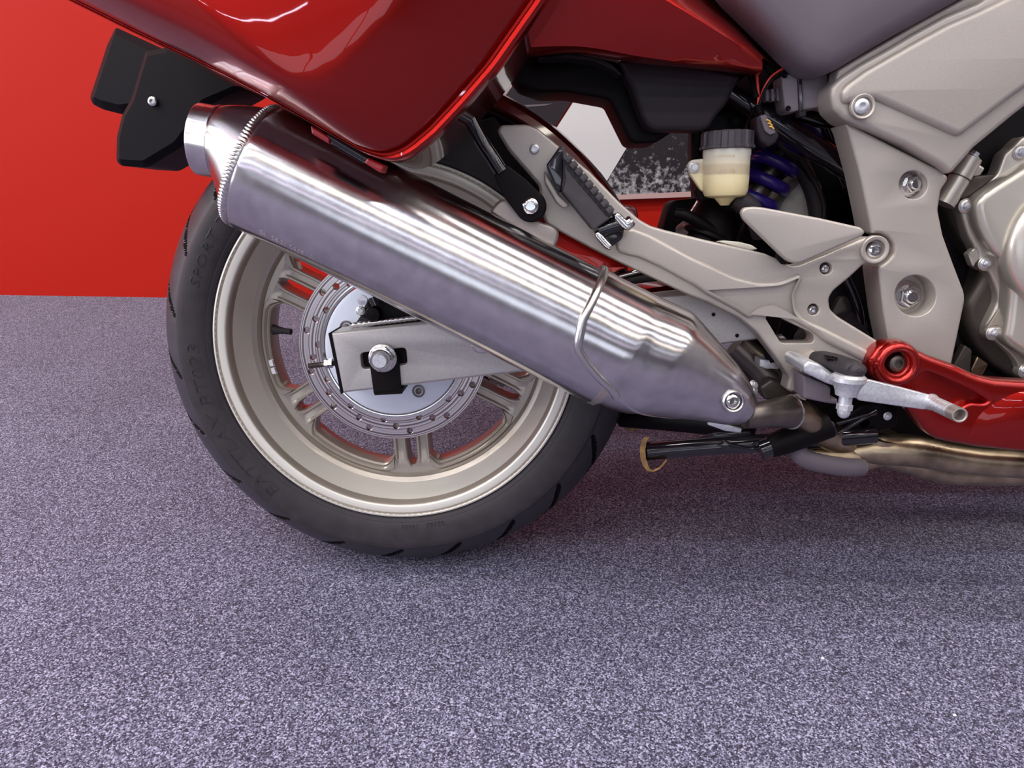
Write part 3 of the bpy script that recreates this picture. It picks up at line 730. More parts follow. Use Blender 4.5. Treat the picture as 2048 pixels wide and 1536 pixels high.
# front cone narrowing into the link pipe
CONE = [(1243, 701, 124, AN), (1262, 709, 124.5, AN - R(1)), (1314, 728, 121, AN - R(5)), (1369, 754, 96, AN - R(9)), (1428, 781, 69, AN - R(8)), (1474, 808, 45, AN - R(4)), (1496, 822, 26, AN), (1504, 828, 8, AN)]
V, Fc, uv = loft_geo([ring(x, y, r_ - 3, n_, YC + .010 * i / 8, 1 - .03 * min(1, i / 2)) for i, (x, y, r_, n_) in enumerate(CONE)], 80)
make('front_cone', V, Fc, M['alu'], sil, 15, uvs=uv)
def shield():
    """proud outer cover: its rear lip runs round the can and then sweeps forward along the underside"""
    V, Fc, uv = [], [], []; NA = 60; full = [(1130, 645, 129, AN)] + [(x, y, r_ + 4, n_) for x, y, r_, n_ in CONE]
    full[1] = (1243, 701, 130, AN)
    NSL = 56
    def at(s):
        k = min(int(s), len(full) - 2); f = s - k; p_, q = full[k], full[k + 1]; return [p_[i] * (1 - f) + q[i] * f for i in range(4)]
    def start(ph):
        d = math.degrees(ph)
        for (d0, s0), (d1, s1) in zip(((-60, .18), (20, .14), (75, .10), (98, .22), (108, .50), (117, .88), (128, 2.0), (140, 3.0), (160, 4.2)), ((20, .14), (75, .10), (98, .22), (108, .50), (117, .88), (128, 2.0), (140, 3.0), (160, 4.2), (181, 5.0))):
            if d <= d1: t = max(0, (d - d0) / (d1 - d0)); return s0 + (s1 - s0) * t
        return 5.0
    lip_ = []
    n = NA + 1
    for j in range(NSL + 2):
        for i in range(n):
            ph = R(-40) + R(215) * i / NA; s0 = start(ph); s = s0 + (len(full) - 1.001 - s0) * max(0, j - 1) / NSL
            x, y, r_, an = at(s); lift = -3.5 if j == 0 else (1.2 if j in (1, 2) else 0)
            c, an, ra, rb = ring(x, y, r_ + lift, an, YC + .010 * max(0, s - 1) / 8, 1 - .03 * min(1, max(0, s - 1) / 2))
            up = Vector((-math.sin(an), 0, math.cos(an))); V.append(c + up * math.cos(ph) * ra + Vector((0, -1, 0)) * math.sin(ph) * rb); uv.append((i / NA, j / NSL))
    for j in range(NSL + 1):
        for i in range(NA): Fc.append((j * n + i, j * n + i + 1, (j + 1) * n + i + 1, (j + 1) * n + i))
    o = make('heat_shield', V, Fc, M['alu'], sil, 15, 'polished front heat shield', uv)
    lip_ = [(p_ + q_) / 2 for p_, q_ in zip(V[:n], V[n:2 * n])]
    make('shield_lip', *tube_geo(lip_[2:-14], .0046, 16, 1), M['polish'], o, 50)
    return o
shield()
# seam band where the can meets the cone underneath
V, Fc, uv = loft_geo([ring(1228, 693, 122, AN), ring(1230, 694, 125.8, AN), ring(1240, 699, 125.8, AN), ring(1242, 700, 122, AN)], 80, R(119), R(230)); make('seam_band', V, Fc, M['bronze'], sil, 40, uvs=uv)
# round headed fixing in a raised collar at the tip
cb = P(1466, 803, YC - .0325)
nb = Vector((.12, -1, .10)).normalized()
lathe('fixing_collar', cb, nb, [(.0085, -.008), (.0125, -.006), (.0118, .0012), (.0104, .0026), (.0092, .0018), (.0088, -.003)], M['polish'], sil, 36)
button('fixing_screw', cb + nb * -.003, 0, 0, .0082, M['chrome'], sil, ax=nb)
# stamped approval marks low on the can
def can_text(s, size, x0, along_):
    V, Fc = text_geo(s, size, .0003, 1.1); out = []
    c0 = P(A_.x, A_.y, YC); c1 = P(B_.x, B_.y, YC); ax = (c1 - c0).normalized(); up = Vector((-ax.z, 0, ax.x)); rad = 125 * mpp(YC) / 1.02
    for v in V:
        th = R(143) + (-v.y) / rad; d = up * math.cos(th) + Vector((0, -1, 0)) * math.sin(th)
        out.append(c0 + ax * (along_ + v.x) + d * (rad + .0001 + (v.z + .0003) * .3))
    make('stamped_mark', out, Fc, M['stamp'], sil, 40)
can_text('E4  2BE6 0855 V4', .0075, 0, .040)
# hanger tab on the can
plate('silencer_hanger', [(978, 424), (996, 401), (1013, 397), (1046, 416), (1080, 444), (1106, 451), (1119, 464), (1116, 483), (1108, 498), (1050, 474)], -.176, .008, M['bronze'], bike, 8, .0035, label='worn metal silencer tab')

# ---- pannier
pan_out = [(40, -50), (135, 0), (296, 80), (472, 163), (547, 203), (700, 291), (742, 314), (790, 327), (830, 314), (880, 273), (934, 216), (1000, 140), (1085, 20), (1145, -70), (1130, -260), (300, -300), (60, -160)]
pan = dome('pannier', pan_out, (350, -60), -.300, [(1.0, -.004), (.996, -.010), (.985, -.0125), (.972, -.0115), (.966, -.0085), (.958, -.0085), (.952, -.013), (.94, -.018), (.90, -.027), (.80, -.046), (.70, -.060), (.66, -.064), (.60, -.0665), (.45, -.070), (.2, -.072), (.05, -.072)], .006, M['red'], bike, 26, 'glossy red hard pannier')
dome('pannier_inner_shell', [(x + (500 - x) * .014, y + (-80 - y) * .014) for x, y in pan_out], (620, -80), -.292, [(1.0, 0), (.985, -.0005), (.5, -.001), (.1, -.001)], .150, M['shell'], pan, 26, 'red inner half of the pannier')
plate('latch', [(621, 250), (640, 262), (660, 276), (658, 288), (648, 282), (623, 267)], -.296, .02, M['redlens'], pan, 3, .0015, label='small red latch tab')
plate('latch', [(735, 315), (770, 330), (765, 345), (758, 344), (728, 325)], -.300, .016, M['redlens'], pan, 3, .002, label='red latch block')
tube('latch_pin', [(655, 272, -.290), (740, 322, -.290)], .0042, M['gloss'], pan, 12, 1)
tube('latch_pin', [(668, 288, -.285), (728, 322, -.285)], .0030, M['black'], pan, 10, 1)

# ---- tail fairing and undertray
grid('tail_fairing', [
    [(1040, 118, -.10), (1137, 108, -.10), (1191, 112, -.10), (1273, 127, -.10), (1410, 140, -.10), (1516, 152, -.12)],
    [(1040, 110, -.172), (1137, 104, -.172), (1191, 109, -.172), (1273, 123, -.170), (1410, 137, -.162), (1518, 149, -.150)],
    [(1040, 95, -.184), (1137, 92, -.184), (1200, 98, -.184), (1280, 113, -.182), (1415, 131, -.174), (1521, 146, -.158)],
    [(1040, 40, -.190), (1137, 52, -.190), (1220, 76, -.190), (1300, 95, -.188), (1430, 122, -.180), (1524, 141, -.162)],
    [(1040, -60, -.204), (1137, -30, -.204), (1225, 0, -.204), (1318, 45, -.200), (1436, 90, -.190), (1525, 130, -.166)],
    [(1040, -160, -.212), (1137, -110, -.212), (1220, -65, -.210), (1332, 0, -.206), (1440, 66, -.194), (1524, 119, -.166)],
    [(1060, -175, -.206), (1157, -125, -.206), (1240, -78, -.204), (1348, -8, -.200), (1448, 58, -.189), (1528, 115, -.162)],
    [(1200, -260, -.150), (1260, -190, -.150), (1310, -110, -.150), (1404, 0, -.146), (1472, 58, -.142), (1540, 124, -.138)],
    [(1230, -280, -.10), (1290, -210, -.10), (1330, -130, -.10), (1420, -10, -.10), (1490, 55, -.10), (1546, 128, -.11)]], M['red'], bike, .003, 'glossy red tail fairing', 32, 5)
ut = plate('undertray', [(1236, 120), (1300, 118), (1420, 134), (1482, 150), (1478, 160), (1468, 180), (1453, 210), (1432, 234), (1420, 256), (1405, 261), (1312, 261), (1296, 255), (1284, 236), (1262, 172)], -.128, .03, M['greyplastic'], bike, 8, .006, 4, label='dark grey undertray')
plate('undertray_wall', [(1005, 128), (1060, 112), (1150, 106), (1236, 124), (1256, 172), (1282, 246), (1300, 262), (1345, 264), (1312, 285), (1272, 287), (1260, 282), (1244, 250), (1219, 199), (1204, 196), (1133, 183), (1080, 184), (1035, 168)], -.098, .07, M['black'], ut, 7, .004, label='black undertray side')
plate('undertray_lip', [(1074, 116), (1137, 107), (1191, 114), (1225, 128), (1246, 150), (1240, 150), (1220, 136), (1188, 122), (1137, 114)], -.125, .03, M['greyplastic'], ut, 4, .0008, 1)
plate('dark_gap_backing', [(1380, -80), (1580, -80), (1700, 120), (1660, 152), (1612, 165), (1556, 170), (1530, 140)], -.100, .12, M['black'], bike, 6, .004)  # black plate added for the darkness in the gap beside the tail fairing
dome('side_cover', [(1405, -80), (1450, -8), (1500, 41), (1560, 101), (1592, 133), (1612, 146), (1642, 152), (1668, 142), (1740, 97), (1819, 54), (1895, 12), (1975, -35), (2000, -190), (1500, -220)], (1690, -60), -.158, [(1.0, -.002), (.992, -.007), (.975, -.0125), (.945, -.0175), (.90, -.0215), (.80, -.025), (.5, -.030), (.1, -.032)], .03, M['seat'], bike, 14, 'matt grey plastic side cover')

# ---- body above and beyond the frame of the photograph, as far as it throws shade
plate('tail_body', [(640, -330), (900, -140), (1100, 60), (1240, 96), (1520, 138), (1590, -90), (1200, -280), (820, -420)], -.090, .22, M['black'], bike, 10, .006)
dome('saddle', [(700, -300), (1100, -270), (1480, -210), (1700, -120), (1900, -110), (1990, -260), (1700, -330), (1200, -460), (760, -520)], (1300, -300), -.15, [(1, -.004), (.95, -.02), (.8, -.03), (.1, -.035)], .30, M['black'], bike, 20, 'black saddle')
dome('fuel_tank', [(1850, -60), (1990, -70), (2300, -150), (2900, -330), (2820, -720), (2300, -800), (1980, -560), (1860, -270)], (2300, -420), -.12, [(1, -.01), (.97, -.03), (.9, -.055), (.8, -.073), (.65, -.086), (.4, -.094), (.1, -.097)], .26, M['red'], bike, 120, 'glossy red fuel tank')
dome('far_pannier', [(x, y) for x, y in pan_out], (620, -80), .16, [(1.0, 0), (.98, -.002), (.5, -.004), (.1, -.004)], .24, M['red'], bike, 26, 'red pannier of the far side')
plate('far_belly_cowl', [(x, y) for x, y in [(1760, 700), (1900, 735), (2140, 768), (2700, 700), (2700, 930), (2140, 915), (1900, 886), (1800, 800)]], .17, .03, M['red'], bike, 12, .006, label='red cowl of the far side')
plate('belly_cowl_front', [(2142, 768), (2700, 700), (2700, 930), (2142, 915)], -.186, .022, M['red'], bike, 6, .004, label='red front run of the belly cowl')
# ---- left-hand rear: number plate carrier and splash guard
carrier = plate('plate_carrier', [(205, 86), (222, 50), (420, 145), (400, 190), (330, 215), (238, 227), (198, 217), (176, 206), (170, 193)], .02, .14, M['carrier'], bike, 6, .011, 1, label='black plastic plate carrier')
sg = plate('splash_guard', [(256, 196), (285, 100), (330, 92), (480, 172), (408, 212), (381, 262), (356, 294), (295, 331), (287, 334), (236, 331), (226, 321), (227, 272), (238, 228)], -.065, .09, M['carrier'], bike, 6, .0075, 1, label='black splash guard')
button('guard_screw', 306, 203, -.067, .006, M['steel'], sg)

# ---- pannier rack strut
plate('rack_bracket', [(988, 350), (995, 342), (1009, 331), (1016, 331), (1052, 359), (1078, 384), (1089, 400), (1092, 415), (1086, 432), (1074, 441), (1058, 445), (1042, 438), (1030, 423), (1010, 397), (996, 369)], -.196, .006, M['black'], bike, 5, .0015, label='black pannier rack bracket')
lathe('rack_spacer', P(1062, 413, -.191), YAX, [(1e-7, -.016), (.0165, -.016), (.0165, 0), (1e-7, 0)], M['black'], bike, 30)
hb = bpy.data.objects['rack_bracket']
button('rack_bolt', 1061, 412, -.196, .0092, M['chrome'], hb)
tube('rack_tube', [(930, 215, -.190), (945, 248, -.190), (965, 285, -.190), (985, 315, -.191), (1004, 345, -.192)], .0074, M['gloss'], bike, 16, label='gloss black rack tube')

# ---- footrest hanger casting
YB = -.166
hang_out = [(994, 262), (1001, 250), (1052, 248), (1075, 256), (1116, 290), (1180, 343), (1239, 404), (1279, 439), (1302, 452), (1334, 461), (1412, 480), (1490, 497), (1530, 507), (1562, 521), (1584, 532), (1598, 531), (1650, 510), (1725, 477), (1738, 474), (1752, 474), (1766, 482), (1773, 499), (1767, 516), (1753, 526), (1730, 527), (1700, 555), (1667, 582), (1658, 598), (1661, 619), (1676, 633), (1759, 684), (1778, 700), (1766, 726), (1738, 735), (1700, 722), (1655, 716), (1625, 742), (1598, 776), (1584, 786), (1574, 780), (1580, 755), (1563, 731), (1533, 692), (1513, 665), (1480, 637), (1415, 605), (1377, 591), (1240, 526), (1186, 499), (1117, 462), (1094, 450), (1082, 420), (1079, 371), (1017, 300)]
tri = fillet([(1530, 634), (1543, 627), (1628, 668), (1628, 686), (1562, 687)], 9)
hang = plate('footrest_hanger', hang_out, YB, .024, M['cast'], bike, 7, .0034, 4, [tri, circ(1652, 537, 12.5), circ(1627, 619, 11.5), circ(1747, 499, 15)], 'satin silver footrest hanger')
plate('hanger_rib', [(1262, 454), (1300, 468), (1380, 512), (1470, 553), (1520, 565), (1560, 562), (1600, 546), (1608, 556), (1592, 590), (1596, 622), (1612, 640), (1645, 654), (1752, 708), (1748, 726), (1734, 727), (1650, 684), (1628, 664), (1545, 618), (1520, 624), (1500, 640), (1470, 620), (1410, 588), (1390, 573), (1320, 535), (1275, 515), (1258, 512), (1235, 505), (1230, 480)], YB - .0050, .007, M['cast'], hang, 9, .0050, 5)
lathe('boss', P(1747, 499, YB), YAX, [(.0108, -.004), (.0108, .0046), (.0118, .0052), (.0142, .0052), (.0152, .0042), (.0152, -.004), (.0108, -.004)], M['cast'], hang, 36)
button('boss_bolt', 1746, 500, YB + .004, .0092, M['chrome'], hang, h=.75)
button('hanger_bolt', 1648, 537, YB + .010, .0052, M['chrome'], hang, h=.9)
button('hanger_bolt', 1623, 619, YB + .007, .0055, M['chrome'], hang, h=.9)
button('hanger_bolt', 1069, 298, YB - .0002, .0056, M['zinc'], hang)
plate('heel_guard', [(1482, 424), (1489, 415), (1508, 413), (1528, 415), (1640, 436), (1724, 455), (1731, 464), (1726, 472), (1607, 524), (1593, 528), (1576, 523), (1560, 509), (1486, 437)], -.186, .007, M['cast'], bike, 7, .0028, 3, label='triangular silver heel guard')
tube('guard_stay', [(1570, 480, -.175), (1565, 520, -.160)], .008, M['black'], bike, 10, 1)
# passenger footrest, folded up against the hanger
peg = plate('passenger_footrest', [(1118, 293), (1126, 288), (1131, 297), (1134, 309), (1229, 421), (1226, 430), (1187, 461), (1126, 386), (1104, 352), (1093, 330)], -.196, .028, M['pegrubber'], bike, 5, .004, 3, label='grey rubber passenger footrest')
plate('peg_end_cup', [(1092, 330), (1117, 297), (1127, 300), (1127, 360), (1120, 388), (1108, 366)], -.1975, .012, M['gloss'], peg, 6, .002, label='black cupped peg end')
plate('peg_rib', [(1127, 326), (1136, 340), (1220, 438), (1187, 461), (1130, 390), (1124, 384), (1130, 362)], -.1995, .006, M['pegrubber'], peg, 4, .002)
for k in range(9):
    t = k / 8; x, y = 1136 + 83 * t, 318 + 102 * t; dx, dy = .63, .775; nx, ny = -.775, .63
    q = [(x - dx * 6.2 - nx * 9, y - dy * 6.2 - ny * 9), (x + dx * 6.2 - nx * 9, y + dy * 6.2 - ny * 9), (x + dx * 6.2 + nx * 6, y + dy * 6.2 + ny * 6), (x - dx * 6.2 + nx * 6, y - dy * 6.2 + ny * 6)]
    plate('tread_block', q, -.203, .012, M['pegrubber'], peg, 1.6, .0007, 2)
tube('peg_pivot', [(1196, 462, -.186), (1240, 448, -.186)], .0090, M['gloss'], peg, 16, 1)
plate('peg_pivot_block', [(1190, 466), (1226, 432), (1250, 458), (1246, 478), (1222, 496), (1210, 494)], -.187, .020, M['gloss'], peg, 6, .004)
plate('peg_cheek', [(1228, 427), (1238, 424), (1262, 448), (1265, 458), (1254, 462), (1246, 456), (1228, 436)], -.197, .022, M['chrome'], peg, 5, .003, label='polished peg cheek')
plate('peg_cheek', [(1188, 466), (1196, 462), (1206, 470), (1226, 492), (1222, 501), (1212, 498), (1190, 474)], -.197, .022, M['chrome'], peg, 5, .003, label='polished peg cheek')
lathe('peg_pin', P(1257, 446, -.190), (.78, -.1, .62), [(1e-7, -.004), (.007, -.004), (.007, .003), (.005, .005), (1e-7, .0055)], M['chrome'], peg, 20)
plate('peg_wing', [(1088, 340), (1096, 352), (1120, 392), (1138, 408), (1136, 415), (1126, 416), (1112, 404), (1090, 366)], -.186, .02, M['cast'], hang, 5, .002)

# ---- frame
YP = -.150
pivot_out = [(1690, 247), (1700, 247), (1790, 294), (1875, 337), (1897, 352), (1896, 361), (1883, 380), (1877, 420), (1887, 470), (1907, 525), (1930, 585), (1931, 601), (1917, 669), (1903, 735), (1890, 800), (1795, 800), (1778, 679), (1768, 629), (1756, 534), (1772, 526), (1787, 510), (1788, 490), (1776, 473), (1760, 466), (1744, 468), (1735, 420), (1720, 347), (1697, 262)]
fr = plate('frame_plate', pivot_out, YP, .040, M['cast'], bike, 7, .0035, 3, [circ(1827, 369.5, 28.5, 32), circ(1831, 591.5, 41.5, 36)], 'satin silver frame plate')
plate('frame_backing', [(1790, 330), (1880, 345), (1870, 410), (1900, 550), (1880, 650), (1790, 650), (1775, 560), (1780, 420)], YP + .026, .008, M['cast'], fr, 6, .001)
hexbolt('frame_bolt', 1821, 369, YP + .024, .0096, M['chrome'], fr, rot=.2)
hexbolt('pivot_bolt', 1811, 591, YP + .026, .0122, M['chrome'], fr, rot=.5)
cov_out = [(1668, 219), (1661, 190), (1664, 172), (1680, 154), (1720, 127), (1779, 94), (1825, 66), (1890, 30), (1955, 4), (2010, -30), (2130, -70), (2130, 155), (2034, 226), (1951, 294), (1912, 339), (1902, 348), (1886, 334), (1813, 291), (1740, 259), (1690, 240)]
fc = plate('frame_cover', cov_out, YP - .012, .040, M['cast'], bike, 8, .006, 4, [circ(1727, 213, 21.5, 28)], 'satin silver upper frame cover')
plate('cover_face', [(1688, 208), (1682, 186), (1692, 168), (1730, 140), (1785, 108), (1830, 82), (1895, 46), (1960, 18), (2020, -12), (2130, -50), (2130, 122), (2034, 188), (1925, 270), (1915, 271), (1750, 197)], YP - .0185, .0075, M['cast'], fc, 12, .0070, 5, [circ(1727, 213, 23, 28)] if False else ())
button('cover_bolt', 1722, 213, YP - .017, .0082, M['zinc'], fc, 'dull round head cover bolt')
lathe('bolt_recess', P(1726, 213, YP - .0185), YAX, [(.0096, -.004), (.0098, .0004), (.0118, .0014), (.0126, .0008), (.0132, -.003)], M['cast'], fc, 36)
plate('frame_trim', [(1671, 170), (1674, 140), (1700, 124), (1779, 78), (1830, 48), (1900, 10), (1965, -25), (2020, -30), (1955, 8), (1890, 36), (1825, 72), (1779, 100), (1720, 134), (1682, 160)], YP - .006, .02, M['cast'], bike, 4, .003)

# ---- subframe, shock, hoses and wiring in the opening
plate('fender_dark_backing', [(1392, 200), (1720, 140), (1760, 420), (1740, 560), (1560, 560), (1450, 510), (1322, 470), (1340, 408), (1352, 400), (1398, 396), (1390, 300)], .085, .05, M['black'], bike, 8, .004)  # inner fender edge, widened into a black sheet for the darkness of the void
sub = tube('subframe_tube', [(1400, 150, -.085), (1480, 200, -.085), (1560, 252, -.085), (1720, 352, -.080)], [.0105, .0105, .0135, .0135], M['gloss'], bike, 18, label='gloss black subframe tube')
tube('subframe_brace', [(1590, 228, -.07), (1640, 240, -.07), (1700, 246, -.07)], .009, M['gloss'], bike, 14)
tube('subframe_brace', [(1648, 230, -.05), (1672, 300, -.05), (1700, 370, -.05)], .0085, M['gloss'], bike, 14)
plate('subframe_gusset', [(1420, 235), (1470, 215), (1500, 240), (1500, 300), (1440, 292), (1405, 270)], -.06, .01, M['black'], bike, 6, .002)
hexbolt('gusset_bolt', 1470, 243, -.060, .006, M['black'], bike, stud=False)
box_m = plate('control_box', [(1563, 152), (1600, 140), (1656, 147), (1661, 206), (1652, 212), (1578, 225), (1570, 219)], -.125, .03, M['boxgrey'], bike, 5, .002, label='grey control box')
plate('zip_tie', [(1595, 138), (1603, 138), (1607, 222), (1599, 224)], -.128, .036, M['gloss'], box_m, 1, .001)
plate('zip_tie_lock', [(1598, 222), (1612, 221), (1613, 232), (1599, 234)], -.130, .012, M['greyplastic'], box_m, 1, .001)
for x, y in ((1576, 217), (1655, 204), (1569, 151)): lathe('box_screw', P(x, y, -.1255), YAX, [(.0012, 0), (.0026, 0), (.0030, .0006), (.0026, .001), (.0012, .0004)], M['black'], box_m, 16)
for k in range(4):
    x = 1531 + k * 11; plate('finned_sleeve', [(x, 178 - k * .8), (x + 7, 178 - k * .8), (x + 8, 202), (x + 1, 202)], -.110, .012, M['boxgrey'], bike, 2, .001)
plate('sleeve_core', [(1529, 184), (1566, 182), (1566, 196), (1529, 197)], -.106, .01, M['seat'], bike, 2, .001)
wire = lambda nm, pts, r_, m: tube(nm, pts, r_, M[m], bike, 8, 8)
wire('red_wire', [(1590, 132, -.115), (1568, 137, -.125), (1543, 153, -.13), (1528, 176, -.13), (1521, 197, -.13), (1518, 214, -.13)], .0012, 'wirered')
wire('red_wire', [(1514, 140, -.125), (1515, 165, -.128), (1517, 190, -.13), (1516, 212, -.13)], .0014, 'wirered')
wire('black_wire', [(1592, 138, -.118), (1570, 143, -.128), (1547, 157, -.132), (1531, 178, -.132), (1522, 200, -.132), (1516, 216, -.132)], .0018, 'black')
wire('black_wire', [(1500, 150, -.12), (1507, 172, -.125), (1513, 196, -.13)], .0034, 'black')
con = plate('wire_connector', [(1512, 236), (1524, 226), (1536, 233), (1549, 250), (1560, 272), (1552, 286), (1538, 294), (1522, 282), (1514, 262)], -.140, .022, M['greyplastic'], bike, 4, .003, label='black cable connector')
plate('connector_face', [(1520, 232), (1531, 229), (1547, 252), (1552, 266), (1540, 270), (1530, 262)], -.1425, .004, M['seat'], con, 3, .001)
for k, (x, y) in enumerate(((1537, 242), (1540, 248.5), (1543, 255))):
    V, Fc = tube_geo([P(x - 4.5, y - 2, -.1435), P(x, y - 1.5, -.1438), P(x + 4.5, y + 2.5, -.1435)], .0008, 6, 3); make('yellow_mark', V, Fc, M['yellow'], con, 40)
tube('connector_boot', [(1515, 212, -.132), (1517, 220, -.133), (1522, 230, -.135)], .0042, M['black'], con, 12, 10, mod=lambda i, s: 1.15 if i % 4 < 2 else .85)
wire('black_wire', [(1556, 284, -.125), (1566, 297, -.12), (1582, 308, -.11), (1600, 318, -.10), (1622, 352, -.09), (1640, 385, -.09), (1648, 420, -.09), (1640, 470, -.09)], .0030, 'black')
wire('black_wire', [(1512, 214, -.12), (1494, 250, -.11), (1492, 285, -.11), (1510, 302, -.11)], .0022, 'black')
tube('overflow_hose', [(1585, 300, -.02), (1612, 352, -.02), (1630, 400, -.02), (1640, 480, -.02)], .0105, M['rubber'], bike, 14)
plate('relay_clip', [(1596, 306), (1604, 308), (1632, 352), (1640, 362), (1630, 366), (1598, 322)], -.075, .012, M['black'], bike, 3, .002)
dome('coolant_bottle', [(1530, 440), (1548, 398), (1590, 352), (1614, 340), (1632, 360), (1646, 420), (1640, 470), (1540, 470)], (1590, 420), .03, [(1, -.004), (.96, -.014), (.85, -.026), (.6, -.032), (.1, -.034)], .04, M['milky'], bike, 14, 'milky plastic overflow bottle')
# shock absorber with its purple coil
s0, s1 = P(1468, 452, .0), P(1612, 236, .0); sd = (s1 - s0).normalized(); _, su, sv = frame_of(sd)
L_ = (s1 - s0).length; T_ = 6.2
V, Fc = tube_geo([s0 + sd * (L_ * i / 110) + (su * math.cos(2 * pi * T_ * i / 110 + .6) + sv * math.sin(2 * pi * T_ * i / 110 + .6)) * .029 for i in range(111)], .0078, 12, 1)
sh = lathe('shock_absorber', s0 - sd * .02, sd, [(1e-7, 0), (.016, 0), (.016, L_ * .5), (.010, L_ * .5), (.010, L_ + .04), (1e-7, L_ + .04)], M['darksteel'], bike, 24, 'steel rear shock absorber')
make('coil_spring', V, Fc, M['purple'], sh, 60, 'purple coil spring')
# brake fluid reservoir
ro = P(1454, 298, -.118); rz = Vector((.02, 0, -1)).normalized(); k = mpp(-.118) / 1.02
res = lathe('fluid_reservoir', ro, rz, [(1e-7, 0), (42 * k, 0), (44.5 * k, 2 * k), (44.5 * k, 12 * k), (43.5 * k, 14 * k), (43 * k, 60 * k), (42 * k, 78 * k), (38 * k, 86 * k), (30 * k, 89 * k), (20 * k, 90 * k), (11 * k, 100 * k), (8 * k, 104 * k), (1e-7, 104 * k)], M['cream'], bike, 48, 'cream translucent fluid reservoir')
lathe('reservoir_cap', ro - rz * 31 * k, rz, [(1e-7, 0), (46 * k, 0), (49 * k, 3 * k), (49 * k, 25 * k), (51.5 * k, 27 * k), (51.5 * k, 31 * k), (1e-7, 31 * k)], M['cap'], res, 96, 'dark ribbed cap', ang=20, mod=lambda i, s: .935 if (i // 4) % 2 else 1.0)
plate('reservoir_ear', [(1375, 330), (1382, 320), (1398, 318), (1416, 316), (1420, 384), (1404, 384), (1378, 346)], -.116, .006, M['cream'], res, 8, .002, label='cream mounting ear')
hexbolt('reservoir_bolt', 1388, 335, -.1165, .0042, M['zinc'], res, stud=False)
def res_text(s, size, py, px):
    V, Fc = text_geo(s, size, .0003, 1.15); rad = 43.6 * k; h = (py - 298) * k; out = []
    for v in V:
        an = (px - 1454) / 43.6 + v.x / rad; out.append(ro + rz * (h - v.y) + Vector((math.sin(an) * (rad + .0001 + v.z), -math.cos(an) * (rad + .0001 + v.z), 0)))
    make('level_lettering', out, Fc, M['lettercream'], res, 40)
res_text('UPPER', .0058, 316, 1428); res_text('LOWER', .0058, 343, 1424)
tube('reservoir_hose', [(1466, 400, -.112), (1482, 404, -.112), (1500, 418, -.110), (1512, 440, -.10), (1520, 470, -.09)], [.0085, .0125, .0125, .011, .010], M['rubber'], bike, 16)
plate('reservoir_bracket', [(1384, 262), (1400, 262), (1400, 318), (1385, 318)], -.085, .008, M['black'], bike, 2, .002)
plate('reservoir_bracket', [(1390, 382), (1402, 368), (1430, 390), (1420, 400), (1398, 402)], -.105, .01, M['black'], bike, 3, .002)
so = P(1452, 400, -.06); ca = Vector((-.42, -.1, -1)).normalized()
boot = lathe('drive_boot', so, ca, [(1e-7, 0), (.026, 0), (.030, .006), (.031, .045), (.034, .048), (.034, .052), (.028, .054), (.027, .075), (1e-7, .075)], M['black'], bike, 36, 'black rubber boot')
tube('boot_flange', [(1352, 428, -.085), (1375, 432, -.09), (1410, 452, -.09), (1455, 482, -.085)], .007, M['black'], bike, 12)
wire('steel_rod', [(1404, 388, -.09), (1380, 426, -.09)], .0012, 'chrome')
tube('linkage_cover', [(1366, 470, -.05), (1390, 458, -.06), (1420, 482, -.05)], .014, M['bronze'], bike, 14)
plate('cable_cover', [(1434, 483), (1450, 481), (1480, 484), (1504, 490), (1516, 498), (1500, 502)], -.150, .008, M['milky'], bike, 3, .002)
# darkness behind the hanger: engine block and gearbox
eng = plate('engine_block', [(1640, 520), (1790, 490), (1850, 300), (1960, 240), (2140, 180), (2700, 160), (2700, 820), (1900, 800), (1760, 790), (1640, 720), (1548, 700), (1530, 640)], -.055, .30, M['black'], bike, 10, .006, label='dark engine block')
tube('breather_hose', [(1690, 555, -.08), (1706, 590, -.08), (1718, 630, -.08), (1722, 680, -.07)], .007, M['gloss'], bike, 12)
lathe('gearbox_cap', P(1700, 655, -.075), (.3, -1, .2), [(1e-7, -.01), (.020, -.01), (.020, .006), (.016, .012), (1e-7, .013)], M['greyplastic'], bike, 26)
plate('gearbox_ledge', [(1680, 596), (1692, 592), (1740, 668), (1744, 684), (1730, 684), (1690, 650), (1660, 632)], -.065, .01, M['case'], bike, 5, .002)
lathe('switch_body', P(1572, 662, -.10), (.1, -.3, 1), [(1e-7, -.014), (.010, -.014), (.010, .014), (.007, .018), (1e-7, .018)], M['black'], bike, 20)
hexbolt('link_bolt', 1562, 678, -.105, .0048, M['steel'], bike, stud=True)
lathe('linkage_end', P(1605, 675, -.10), YAX, [(1e-7, 0), (.014, 0), (.014, .008), (.008, .010), (1e-7, .010)], M['case'], bike, 24)

# ---- engine covers
YE = -.095
crank = plate('crankcase', [(1885, 400), (1925, 402), (2140, 300), (2140, 800), (2060, 770), (1990, 730), (1952, 690), (1934, 650), (1930, 610), (1962, 560), (1968, 530), (1940, 500), (1915, 460)], YE + .012, .06, M['case'], eng, 14, .012, 5, label='dark crankcase half')
cvr = plate('clutch_cover', [(2048, 272), (2036, 282), (2026, 294), (2010, 306), (1996, 346), (1966, 375), (1934, 398), (1922, 402), (1917, 412), (1922, 424), (1930, 452), (1938, 474), (1952, 496), (1957, 512), (1954, 528), (1964, 540), (1978, 543), (1990, 570), (1996, 590), (1995, 606), (1985, 626), (1972, 652), (1970, 670), (1980, 680), (1992, 682), (2020, 706), (2035, 724), (2040, 742), (2060, 760), (2140, 770), (2140, 270)], YE, .02, M['engine'], bike, 8, .0035, 3, label='silver clutch cover')
